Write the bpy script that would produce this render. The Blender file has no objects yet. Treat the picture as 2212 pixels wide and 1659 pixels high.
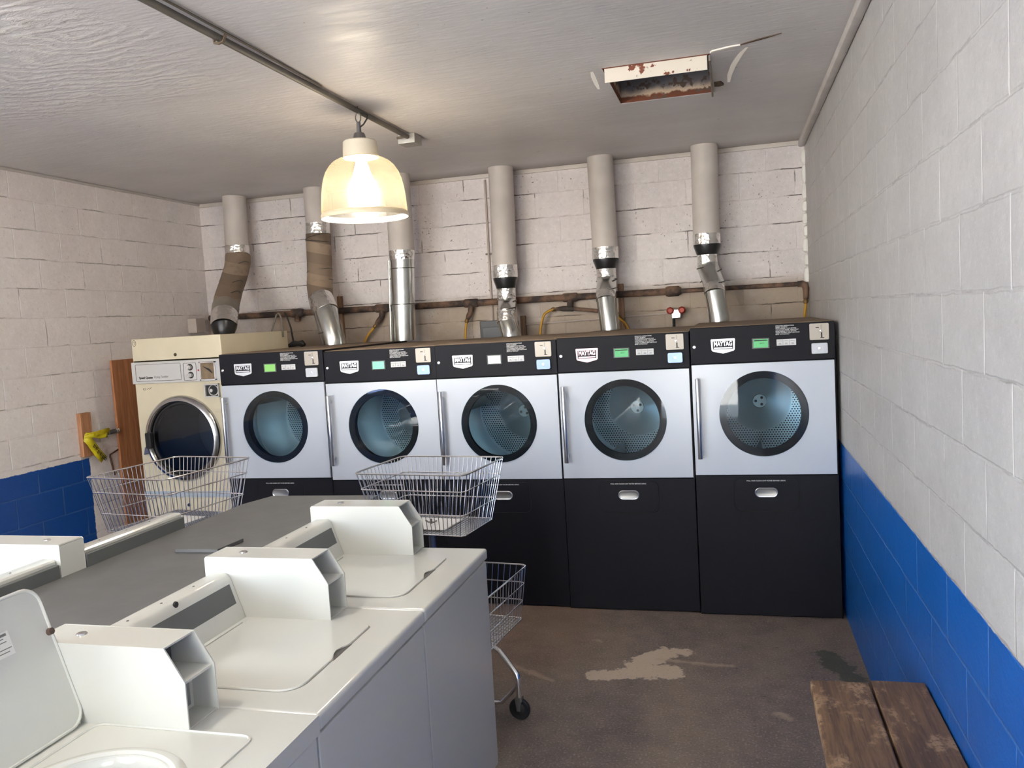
import bpy, bmesh, math, random
from mathutils import Vector, Matrix
from math import sin, cos, pi, radians

C = bpy.context.scene.collection
sc = bpy.context.scene
random.seed(7)

# ------------------------------------------------------------------ camera
cam_d = bpy.data.cameras.new('camera')
cam = bpy.data.objects.new('camera', cam_d)
C.objects.link(cam)
Rt = Vector((0.96523819, 0.25473519, -0.05852534))
Up = Vector((0.03638602, 0.09077513, 0.99520648))
Fw = Vector((-0.25882676, 0.96274081, -0.07835082))
mw = Matrix.Identity(4)
for i in range(3):
    mw[i][0], mw[i][1], mw[i][2] = Rt[i], Up[i], -Fw[i]
mw[0][3], mw[1][3], mw[2][3] = -0.5574, -4.9544, 1.8289
cam.matrix_world = mw
cam_d.sensor_fit = 'HORIZONTAL'
cam_d.sensor_width = 36.0
cam_d.lens = 1785.4877 / 2212 * 36.0
cam_d.clip_start = 0.02
sc.camera = cam

# ------------------------------------------------------------------ world, sun, exposure
world = bpy.data.worlds.new('sky')
sc.world = world
world.use_nodes = True
wn = world.node_tree
bg = wn.nodes['Background']
bg.inputs['Color'].default_value = (0.68, 0.83, 1.0, 1)
bg.inputs['Strength'].default_value = 6.3

sun_d = bpy.data.lights.new('sun', 'SUN')
sun = bpy.data.objects.new('sun', sun_d)
C.objects.link(sun)
sun.location = (-4, 6, 9)
sun_d.energy = 36.0
sun_d.angle = radians(0.6)
sun_d.color = (1.0, 0.97, 0.93)
# sun stands behind the building: the yard and the wall across it are lit, the room is not
sun.rotation_euler = Vector((0.25, -0.42, -1.0)).to_track_quat('-Z', 'Y').to_euler()

sc.view_settings.view_transform = 'Standard'
sc.view_settings.look = 'None'
sc.view_settings.gamma = 1
sc.view_settings.use_curve_mapping = False
sc.view_settings.exposure = 1.45
cy = sc.cycles
cy.max_bounces = 8
cy.diffuse_bounces = 5
cy.glossy_bounces = 4
cy.transmission_bounces = 4
cy.transparent_max_bounces = 10
cy.caustics_reflective = False
cy.caustics_refractive = False
cy.sample_clamp_indirect = 8
cy.use_denoising = True

# ------------------------------------------------------------------ colour + node helpers
def lin(c):
    c = c / 255.0
    return c / 12.92 if c <= 0.04045 else ((c + 0.055) / 1.055) ** 2.4
def rgb(r, g, b):
    return (lin(r), lin(g), lin(b), 1.0)

class NT:
    """small wrapper: math on sockets"""
    def __init__(s, mat):
        s.t = mat.node_tree
    def n(s, typ, **kw):
        nd = s.t.nodes.new(typ)
        for k, v in kw.items():
            setattr(nd, k, v)
        return nd
    def put(s, sock, v):
        if isinstance(v, (int, float)):
            sock.default_value = v
        elif isinstance(v, tuple):
            sock.default_value = v
        else:
            s.t.links.new(v, sock)
    def m(s, op, a, b=None, c=None, clamp=False):
        nd = s.n('ShaderNodeMath', operation=op, use_clamp=clamp)
        s.put(nd.inputs[0], a)
        if b is not None: s.put(nd.inputs[1], b)
        if c is not None: s.put(nd.inputs[2], c)
        return nd.outputs[0]
    def add(s, a, b): return s.m('ADD', a, b)
    def sub(s, a, b): return s.m('SUBTRACT', a, b)
    def mul(s, a, b): return s.m('MULTIPLY', a, b)
    def mx(s, a, b): return s.m('MAXIMUM', a, b)
    def mn(s, a, b): return s.m('MINIMUM', a, b)
    def step(s, v, lo, hi):
        """smooth 0..1 as v goes lo -> hi (lo may exceed hi)"""
        nd = s.n('ShaderNodeMapRange', interpolation_type='SMOOTHSTEP')
        s.put(nd.inputs['Value'], v)
        if lo <= hi:
            nd.inputs['From Min'].default_value = lo; nd.inputs['From Max'].default_value = hi
            nd.inputs['To Min'].default_value = 0; nd.inputs['To Max'].default_value = 1
        else:
            nd.inputs['From Min'].default_value = hi; nd.inputs['From Max'].default_value = lo
            nd.inputs['To Min'].default_value = 1; nd.inputs['To Max'].default_value = 0
        return nd.outputs['Result']
    def obj(s):
        return s.n('ShaderNodeTexCoord').outputs['Object']
    def xyz(s, v):
        nd = s.n('ShaderNodeSeparateXYZ'); s.put(nd.inputs[0], v)
        return nd.outputs[0], nd.outputs[1], nd.outputs[2]
    def vec(s, x, y, z):
        nd = s.n('ShaderNodeCombineXYZ')
        s.put(nd.inputs[0], x); s.put(nd.inputs[1], y); s.put(nd.inputs[2], z)
        return nd.outputs[0]
    def scale(s, v, k):
        nd = s.n('ShaderNodeVectorMath', operation='MULTIPLY')
        s.put(nd.inputs[0], v); nd.inputs[1].default_value = k
        return nd.outputs[0]
    def noise(s, v, sc_, det=3, rough=0.55, dist=0.0):
        nd = s.n('ShaderNodeTexNoise')
        s.put(nd.inputs['Vector'], v)
        nd.inputs['Scale'].default_value = sc_; nd.inputs['Detail'].default_value = det
        nd.inputs['Roughness'].default_value = rough; nd.inputs['Distortion'].default_value = dist
        return nd.outputs['Fac']
    def white(s, v):
        nd = s.n('ShaderNodeTexWhiteNoise', noise_dimensions='3D')
        s.put(nd.inputs['Vector'], v)
        return nd.outputs['Value']
    def mix(s, f, a, b):
        nd = s.n('ShaderNodeMix', data_type='RGBA')
        s.put(nd.inputs[0], f); s.put(nd.inputs[6], a); s.put(nd.inputs[7], b)
        return nd.outputs[2]
    def bump(s, h, strength, dist):
        nd = s.n('ShaderNodeBump')
        s.put(nd.inputs['Height'], h)
        nd.inputs['Strength'].default_value = strength; nd.inputs['Distance'].default_value = dist
        return nd.outputs['Normal']
    def seg(s, x, y, ax, ay, bx, by):
        """distance to a segment"""
        dx, dy = bx - ax, by - ay
        L2 = dx * dx + dy * dy
        px, py = s.sub(x, ax), s.sub(y, ay)
        h = s.m('DIVIDE', s.add(s.mul(px, dx), s.mul(py, dy)), L2, clamp=True)
        ex, ey = s.sub(px, s.mul(h, dx)), s.sub(py, s.mul(h, dy))
        return s.m('SQRT', s.add(s.mul(ex, ex), s.mul(ey, ey)))

MATS = {}
def pr(name, col, rough=0.5, metal=0.0, var=0.0, vscale=8.0, bump=0.0, bscale=60.0, spec=0.5, coat=0.0, emis=0.0, ecol=None):
    """principled paint/metal/plastic with an optional blotchy variation and fine bump"""
    if name in MATS: return MATS[name]
    m = bpy.data.materials.new(name); m.use_nodes = True
    b = m.node_tree.nodes['Principled BSDF']
    b.inputs['Base Color'].default_value = col
    b.inputs['Roughness'].default_value = rough
    b.inputs['Metallic'].default_value = metal
    b.inputs['Specular IOR Level'].default_value = spec
    b.inputs['Coat Weight'].default_value = coat
    if emis:
        b.inputs['Emission Color'].default_value = ecol or col
        b.inputs['Emission Strength'].default_value = emis
    t = NT(m)
    o = t.obj()
    if var:
        f = t.noise(o, vscale, 4)
        f = t.step(f, 0.3, 0.75)
        dark = tuple(c * (1 - var) for c in col[:3]) + (1,)
        t.put(b.inputs['Base Color'], t.mix(f, dark, col))
    if bump:
        t.put(b.inputs['Normal'], t.bump(t.noise(o, bscale, 2), bump, 0.002))
    MATS[name] = m
    return m

def wall_mat(name, axis, phase, base, dark, crack_w, crack_amt, light_v, hb=0.9, bs=0.65, blue=None, zb=1.0, blue_edge=None, speck=0.0, rough=0.55, grime_h=None):
    m = bpy.data.materials.new(name); m.use_nodes = True
    b = m.node_tree.nodes['Principled BSDF']
    t = NT(m)
    P = t.obj()
    x, y, z = t.xyz(P)
    u0 = x if axis == 'x' else y
    wob = t.noise(P, 7.0, 4, 0.6)
    wob2 = t.noise(P, 23.0, 3, 0.6)
    w = t.add(t.mul(t.sub(wob, 0.5), 0.016), t.mul(t.sub(wob2, 0.5), 0.008))
    u = t.add(t.add(u0, phase), t.mul(w, 0.6)); v = t.add(z, w)
    rv = t.m('DIVIDE', v, 0.2032)
    row = t.m('FLOOR', rv)
    fv = t.sub(rv, row)
    odd = t.m('MODULO', row, 2.0)
    ru = t.add(t.m('DIVIDE', u, 0.4064), t.mul(odd, 0.5))
    colm = t.m('FLOOR', ru)
    fu = t.sub(ru, colm)
    du = t.mul(t.mn(fu, t.sub(1.0, fu)), 0.4064)
    dv = t.mul(t.mn(fv, t.sub(1.0, fv)), 0.2032)
    mv = t.step(du, 0.0065, 0.002)
    mh = t.step(dv, 0.007, 0.002)
    rnd = t.white(t.vec(colm, row, 3.0))
    large = t.step(t.noise(P, 1.6, 4, 0.6), 0.32, 0.7)
    med = t.step(t.noise(P, 9.0, 4, 0.6), 0.3, 0.7)
    col = t.mix(t.add(t.mul(large, 0.5), t.add(t.mul(rnd, 0.25), t.mul(med, 0.25))), dark, base)
    # grit: small pale and dark flecks in the block paint
    g = t.noise(P, 120.0, 2, 0.6)
    g3 = t.noise(P, 34.0, 4, 0.7)
    col = t.mix(t.mul(t.step(g3, 0.52, 0.70), 0.28), col, tuple(min(1, c * 1.22) for c in base[:3]) + (1,))
    col = t.mix(t.mul(t.step(g3, 0.46, 0.30), 0.30), col, tuple(c * 0.80 for c in dark[:3]) + (1,))
    col = t.mix(t.mul(t.step(g, 0.60, 0.74), 0.4), col, tuple(min(1, c * 1.25) for c in base[:3]) + (1,))
    if speck:
        sp = t.mul(t.step(t.noise(P, 55.0, 2, 0.5), 0.66, 0.72), t.step(t.noise(P, 3.0, 2), 0.45, 0.6))
        col = t.mix(t.mul(sp, speck), col, rgb(70, 60, 55))
    # joints
    cr = t.mul(t.step(dv, crack_w, crack_w * 0.3), t.step(t.noise(P, 3.2, 4), 0.56 - 0.16 * crack_amt, 0.60))
    crv = t.mul(t.step(du, crack_w, crack_w * 0.3), t.step(t.noise(P, 3.1, 3), 0.56, 0.62))
    lv = t.mul(mv, t.step(t.noise(P, 5.0, 2), 0.38, 0.55))
    col = t.mix(t.mul(lv, light_v), col, tuple(min(1, c * 1.35) for c in base[:3]) + (1,))
    if grime_h:   # brown dust that has settled on the wall around and below the gas pipe
        gz = t.mul(t.step(z, grime_h + 0.08, grime_h - 0.05), 0.75)
        col = t.mix(t.mul(gz, t.step(t.noise(P, 2.4, 3), 0.15, 0.6)), col, rgb(150, 128, 100))
    if blue:
        edge = t.add(z, t.mul(t.sub(t.noise(P, 30.0, 3), 0.5), 0.014))
        bm_ = t.step(edge, zb + 0.002, zb - 0.002)
        if blue_edge is not None:
            e2 = t.add(y, t.mul(t.sub(t.noise(P, 30.0, 3), 0.5), 0.02))
            bm_ = t.mul(bm_, t.step(e2, blue_edge + 0.003, blue_edge - 0.003))
        bl2 = tuple(min(1, c * 1.18) for c in blue[:3]) + (1,)
        bc = t.mix(t.add(t.mul(large, 0.5), t.mul(rnd, 0.5)), blue, bl2)
        lb = t.mul(t.mx(lv, t.mul(mh, 0.6)), light_v * 0.55)
        bc = t.mix(lb, bc, rgb(105, 140, 185))
        bc = t.mix(t.mul(t.step(g, 0.68, 0.75), 0.35), bc, rgb(110, 145, 190))
        col = t.mix(bm_, col, bc)
        cr = t.mul(cr, t.sub(1.0, t.mul(bm_, 0.85)))
        t.put(b.inputs['Roughness'], t.sub(rough, t.mul(bm_, 0.15)))
    else:
        b.inputs['Roughness'].default_value = rough
    col = t.mix(t.mul(t.mx(cr, t.mul(crv, 0.8)), crack_amt), col, rgb(62, 50, 45))
    t.put(b.inputs['Base Color'], col)
    hgt = t.sub(t.add(t.mul(t.noise(P, 90.0, 3), 0.22), t.add(t.mul(g3, 0.35), t.mul(med, 0.15))), t.mx(t.mul(mh, hb), t.mul(mv, 0.55)))
    t.put(b.inputs['Normal'], t.bump(hgt, bs, 0.006))
    b.inputs['Specular IOR Level'].default_value = 0.35
    MATS[name] = m
    return m

def ceiling_mat():
    m = bpy.data.materials.new('ceiling_paint'); m.use_nodes = True
    b = m.node_tree.nodes['Principled BSDF']
    t = NT(m); P = t.obj(); x, y, z = t.xyz(P)
    str_ = t.noise(t.scale(P, (0.9, 4.2, 1.0)), 2.2, 5, 0.6, 0.6)
    fine = t.noise(t.scale(P, (2.0, 9.0, 1.0)), 5.0, 4, 0.6, 0.4)
    big = t.noise(P, 0.9, 3)
    col = t.mix(t.step(big, 0.3, 0.7), rgb(208, 205, 206), rgb(224, 221, 220))
    col = t.mix(t.mul(t.step(fine, 0.57, 0.78), 0.55), col, rgb(236, 232, 228))
    spots = t.step(t.noise(P, 38.0, 2), 0.74, 0.78)
    col = t.mix(t.mul(spots, 0.5), col, rgb(90, 80, 72))
    # rusty staining beside the conduit and at the box
    dcon = t.m('ABSOLUTE', t.add(x, 2.505))
    st = t.mul(t.step(dcon, 0.05, 0.0), t.mul(t.step(y, -2.6, -0.4), t.step(y, 0.35, 0.2)))
    col = t.mix(t.mul(st, 0.5), col, rgb(178, 150, 105))
    # ceiling colour darkens towards the back edge
    col = t.mix(t.mul(t.step(y, 1.45, 1.79), 0.55), col, rgb(120, 108, 102))
    t.put(b.inputs['Base Color'], col)
    rg = t.add(0.44, t.mul(t.step(str_, 0.3, 0.75), 0.2))
    t.put(b.inputs['Roughness'], rg)
    b.inputs['Specular IOR Level'].default_value = 0.3
    # rough trowel work over the left front part, smooth brush strokes elsewhere
    wv = t.n('ShaderNodeTexWave', wave_type='RINGS', rings_direction='SPHERICAL')
    sh = t.n('ShaderNodeVectorMath', operation='ADD'); t.put(sh.inputs[0], t.scale(P, (1.0, 1.9, 1.0))); sh.inputs[1].default_value = (3.0, 4.1, -3.045)
    t.put(wv.inputs['Vector'], sh.outputs[0])
    wv.inputs['Scale'].default_value = 2.6; wv.inputs['Distortion'].default_value = 14.0
    wv.inputs['Detail'].default_value = 3.0; wv.inputs['Detail Scale'].default_value = 1.1
    yb_ = t.add(y, t.mul(t.sub(t.noise(P, 2.5, 3), 0.5), 0.5))
    reg = t.mul(t.step(t.add(x, t.mul(t.noise(P, 2.0, 3), 0.6)), -2.3, -2.8), t.step(yb_, -1.15, -1.5))
    h = t.add(t.mul(str_, 0.35), t.mul(fine, 0.3))
    rough_h = t.add(t.mul(wv.outputs['Fac'], 0.9), t.mul(t.noise(t.scale(P, (3, 11, 1)), 4.0, 5, 0.7, 1.0), 2.2))
    h = t.add(h, t.mul(reg, rough_h))
    ridge = t.mul(reg, t.step(t.add(t.mul(wv.outputs['Fac'], 0.45), t.noise(t.scale(P, (2.5, 9, 1)), 4.0, 5, 0.7, 1.2)), 0.72, 0.92))
    t.put(b.inputs['Base Color'], t.mix(t.mul(ridge, 0.55), col, rgb(240, 237, 233)))
    t.put(b.inputs['Normal'], t.bump(h, 0.6, 0.014))
    return m

def floor_mat():
    m = bpy.data.materials.new('stained_concrete'); m.use_nodes = True
    b = m.node_tree.nodes['Principled BSDF']
    t = NT(m); P = t.obj(); x, y, z = t.xyz(P)
    big = t.step(t.noise(P, 1.5, 4, 0.6), 0.35, 0.65)
    med = t.step(t.noise(P, 7.0, 5, 0.65), 0.35, 0.7)
    col = t.mix(big, rgb(108, 96, 92), rgb(127, 112, 101))
    col = t.mix(t.mul(med, 0.5), col, rgb(142, 126, 114))
    fl = t.noise(P, 95.0, 2, 0.6)
    col = t.mix(t.mul(t.step(fl, 0.55, 0.68), 0.6), col, rgb(168, 153, 140))
    col = t.mix(t.mul(t.step(fl, 0.42, 0.3), 0.45), col, rgb(60, 52, 48))
    blk = t.mul(t.step(t.noise(t.scale(P, (1.0, 2.2, 1)), 14.0, 3), 0.69, 0.73), t.step(x, -0.9, -0.2))
    col = t.mix(t.mul(blk, 0.8), col, rgb(42, 40, 38))
    # pale worn patch: exposed cement in the shape of a bird
    nz = t.mul(t.sub(t.noise(P, 11.0, 6, 0.72), 0.5), 0.2)
    d1 = t.sub(t.seg(x, y, -1.28, -0.93, -1.02, -0.85), 0.055)
    d2 = t.sub(t.seg(x, y, -1.06, -0.84, -0.93, -0.86), 0.075)
    d3 = t.sub(t.seg(x, y, -1.09, -0.78, -0.95, -0.60), 0.065)
    d4 = t.sub(t.seg(x, y, -0.95, -0.58, -0.87, -0.60), 0.035)
    d = t.add(t.mn(t.mn(d1, d2), t.mn(d3, d4)), nz)
    patch = t.step(d, 0.012, -0.004)
    crumbs = t.step(t.noise(P, 70.0, 3, 0.6), 0.62, 0.68)
    col = t.mix(t.mul(patch, t.sub(0.95, t.mul(crumbs, 0.6))), col, rgb(196, 178, 158))
    d5 = t.add(t.seg(x, y, -1.0, -0.70, -0.62, -0.74), t.mul(nz, 0.5))
    d6 = t.add(t.seg(x, y, -1.75, -0.86, -1.5, -1.02), t.mul(nz, 0.5))
    d7 = t.add(t.seg(x, y, -1.35, -0.48, -1.32, -0.50), t.mul(nz, 0.6))
    d8 = t.add(t.seg(x, y, -0.42, -1.22, -0.36, -1.26), t.mul(nz, 0.6))
    thin = t.step(t.mn(t.mn(d5, d7), t.mn(d6, d8)), 0.03, 0.0)
    col = t.mix(t.mul(thin, 0.65), col, rgb(180, 160, 138))
    # black-green paint drips by the right wall
    d9 = t.add(t.seg(x, y, -0.14, -0.55, -0.05, -0.85), t.mul(nz, 1.1))
    gp = t.step(d9, 0.075, 0.05)
    col = t.mix(t.mul(gp, 0.75), col, rgb(58, 66, 58))
    # rusty tint near the washers
    ru = t.mul(t.step(x, -1.25, -1.6), t.step(y, -1.3, -0.6))
    col = t.mix(t.mul(ru, 0.35), col, rgb(128, 98, 74))
    t.put(b.inputs['Base Color'], col)
    t.put(b.inputs['Roughness'], t.sub(0.72, t.mul(big, 0.2)))
    h = t.add(t.mul(fl, 0.3), t.add(t.mul(med, 0.4), t.mul(patch, -0.8)))
    t.put(b.inputs['Normal'], t.bump(h, 0.45, 0.005))
    return m

def wood_mat(name, light, dark, axis, scale=1.0, wear=0.0, wearcol=None, rough=0.7):
    m = bpy.data.materials.new(name); m.use_nodes = True
    b = m.node_tree.nodes['Principled BSDF']
    t = NT(m); P = t.obj()
    k = {'x': (0.6, 9, 9), 'y': (9, 0.6, 9), 'z': (9, 9, 0.6)}[axis]
    g = t.noise(t.scale(P, k), 5.0 * scale, 5, 0.65, 0.5)
    g2 = t.noise(t.scale(P, k), 22.0 * scale, 3, 0.6)
    col = t.mix(t.step(t.add(t.mul(g, 0.7), t.mul(g2, 0.3)), 0.36, 0.66), dark, light)
    if wear:
        wn_ = t.noise(t.scale(P, tuple(1.0 if c > 5 else 0.5 for c in k)), 7.0, 5, 0.7)
        pit = t.step(t.noise(P, 75.0, 2), 0.52, 0.62)
        col = t.mix(t.mul(t.step(wn_, 0.5, 0.6), t.sub(wear, t.mul(pit, wear * 0.8))), col, wearcol)
    t.put(b.inputs['Base Color'], col)
    b.inputs['Roughness'].default_value = rough
    t.put(b.inputs['Normal'], t.bump(t.add(g, g2), 0.35, 0.003))
    return m

def drum_mat():
    m = bpy.data.materials.new('drum_back_steel'); m.use_nodes = True
    b = m.node_tree.nodes['Principled BSDF']
    t = NT(m); P = t.obj(); x, y, z = t.xyz(P)
    zz = t.sub(z, 1.182)
    r = t.m('SQRT', t.add(t.mul(x, x), t.mul(zz, zz)))
    pv = 0.0175
    rz = t.m('DIVIDE', zz, pv * 0.866)
    row = t.m('FLOOR', rz)
    fx = t.m('FRACT', t.add(t.m('DIVIDE', t.add(x, 2.0), pv), t.mul(t.m('MODULO', t.add(row, 100.0), 2.0), 0.5)))
    fz = t.sub(rz, row)
    ax, az = t.sub(fx, 0.5), t.sub(fz, 0.5)
    d = t.m('SQRT', t.add(t.mul(ax, ax), t.mul(az, az)))
    hole = t.mul(t.step(d, 0.34, 0.27), t.mul(t.step(r, 0.205, 0.21), t.step(r, 0.345, 0.34)))
    t.put(b.inputs['Base Color'], t.mix(hole, (0.60, 0.72, 0.78, 1), (0.012, 0.02, 0.028, 1)))
    t.put(b.inputs['Metallic'], t.sub(0.7, t.mul(hole, 0.7)))
    b.inputs['Roughness'].default_value = 0.38
    return m

def glass_mat(name, tint, refl_ior=1.55):
    m = bpy.data.materials.new(name); m.use_nodes = True
    nt = m.node_tree
    for n in list(nt.nodes):
        if n.type != 'OUTPUT_MATERIAL': nt.nodes.remove(n)
    t = NT(m)
    out = [n for n in nt.nodes if n.type == 'OUTPUT_MATERIAL'][0]
    tr = t.n('ShaderNodeBsdfTransparent'); tr.inputs[0].default_value = tint
    gl = t.n('ShaderNodeBsdfGlossy'); gl.inputs['Roughness'].default_value = 0.02
    gl.inputs['Color'].default_value = (1, 1, 1, 1)
    fr = t.n('ShaderNodeFresnel'); fr.inputs['IOR'].default_value = refl_ior
    mixn = t.n('ShaderNodeMixShader')
    nt.links.new(fr.outputs[0], mixn.inputs[0]); nt.links.new(tr.outputs[0], mixn.inputs[1]); nt.links.new(gl.outputs[0], mixn.inputs[2])
    nt.links.new(mixn.outputs[0], out.inputs[0])
    return m

def shade_mat():
    m = bpy.data.materials.new('ribbed_lamp_plastic'); m.use_nodes = True
    nt = m.node_tree
    for n in list(nt.nodes):
        if n.type != 'OUTPUT_MATERIAL': nt.nodes.remove(n)
    t = NT(m)
    out = [n for n in nt.nodes if n.type == 'OUTPUT_MATERIAL'][0]
    tr = t.n('ShaderNodeBsdfTransparent'); tr.inputs[0].default_value = (0.66, 0.62, 0.54, 1)
    # crown tint made darker to hold back light thrown up at the ceiling
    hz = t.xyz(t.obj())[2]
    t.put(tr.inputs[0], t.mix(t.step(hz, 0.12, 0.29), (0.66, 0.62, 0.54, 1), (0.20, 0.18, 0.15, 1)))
    tl = t.n('ShaderNodeBsdfTranslucent'); tl.inputs[0].default_value = (1.0, 0.82, 0.52, 1)
    df = t.n('ShaderNodeBsdfDiffuse'); df.inputs[0].default_value = (0.85, 0.80, 0.7, 1)
    gl = t.n('ShaderNodeBsdfGlossy'); gl.inputs['Roughness'].default_value = 0.15
    a = t.n('ShaderNodeMixShader'); a.inputs[0].default_value = 0.028
    nt.links.new(tr.outputs[0], a.inputs[1]); nt.links.new(tl.outputs[0], a.inputs[2])
    b = t.n('ShaderNodeMixShader'); b.inputs[0].default_value = 0.022
    nt.links.new(a.outputs[0], b.inputs[1]); nt.links.new(df.outputs[0], b.inputs[2])
    c = t.n('ShaderNodeMixShader'); c.inputs[0].default_value = 0.06
    nt.links.new(b.outputs[0], c.inputs[1]); nt.links.new(gl.outputs[0], c.inputs[2])
    nt.links.new(c.outputs[0], out.inputs[0])
    return m

def rust_mat():
    m = bpy.data.materials.new('flaking_painted_steel'); m.use_nodes = True
    b = m.node_tree.nodes['Principled BSDF']
    t = NT(m); P = t.obj(); x, y, z = t.xyz(P)
    rz = t.add(z, t.mul(t.sub(t.noise(P, 18.0, 4), 0.5), 0.06))
    col = t.mix(t.step(rz, 3.075, 3.13), rgb(214, 190, 164), rgb(112, 108, 112))
    col = t.mix(t.step(rz, 3.085, 3.07), col, rgb(112, 62, 40))
    col = t.mix(t.step(t.noise(P, 26.0, 3), 0.55, 0.62), col, rgb(90, 76, 66))
    t.put(b.inputs['Base Color'], col)
    b.inputs['Roughness'].default_value = 0.8
    return m
def rust_lip_mat():
    m = bpy.data.materials.new('chipped_white_enamel'); m.use_nodes = True
    b = m.node_tree.nodes['Principled BSDF']
    t = NT(m); P = t.obj()
    col = t.mix(t.step(t.noise(P, 16.0, 4, 0.6), 0.60, 0.63), rgb(226, 216, 200), rgb(122, 62, 40))
    t.put(b.inputs['Base Color'], col); b.inputs['Roughness'].default_value = 0.6
    return m

def flex_mat():
    """dust-coated flexible duct wrapped in brown tape bands"""
    m = bpy.data.materials.new('dusty_flexible_duct'); m.use_nodes = True
    b = m.node_tree.nodes['Principled BSDF']
    t = NT(m); P = t.obj(); x, y, z = t.xyz(P)
    band = t.m('FLOOR', t.mul(t.add(z, t.mul(x, 0.25)), 11.0))
    rnd = t.white(t.vec(band, 1.0, 2.0))
    col = t.mix(rnd, rgb(104, 88, 74), rgb(160, 140, 120))
    col = t.mix(t.mul(t.step(t.noise(P, 14.0, 3), 0.45, 0.7), 0.5), col, rgb(128, 112, 96))
    t.put(b.inputs['Base Color'], col); b.inputs['Roughness'].default_value = 0.75
    return m

def foil_mat():
    m = bpy.data.materials.new('crinkled_foil_tape'); m.use_nodes = True
    b = m.node_tree.nodes['Principled BSDF']
    t = NT(m); P = t.obj()
    b.inputs['Base Color'].default_value = (0.82, 0.81, 0.79, 1)
    b.inputs['Metallic'].default_value = 1.0; b.inputs['Roughness'].default_value = 0.25
    vr = t.n('ShaderNodeTexVoronoi'); t.put(vr.inputs['Vector'], P); vr.inputs['Scale'].default_value = 38.0
    h = t.add(vr.outputs['Distance'], t.noise(P, 50.0, 3))
    t.put(b.inputs['Normal'], t.bump(h, 0.45, 0.01))
    return m

def pipe_mat():
    m = bpy.data.materials.new('rusty_black_iron'); m.use_nodes = True
    b = m.node_tree.nodes['Principled BSDF']
    t = NT(m); P = t.obj()
    col = t.mix(t.step(t.noise(P, 6.0, 4, 0.6), 0.4, 0.62), rgb(56, 48, 46), rgb(122, 94, 76))
    t.put(b.inputs['Base Color'], col); b.inputs['Roughness'].default_value = 0.8
    t.put(b.inputs['Normal'], t.bump(t.noise(P, 60, 3), 0.3, 0.003))
    return m

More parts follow.
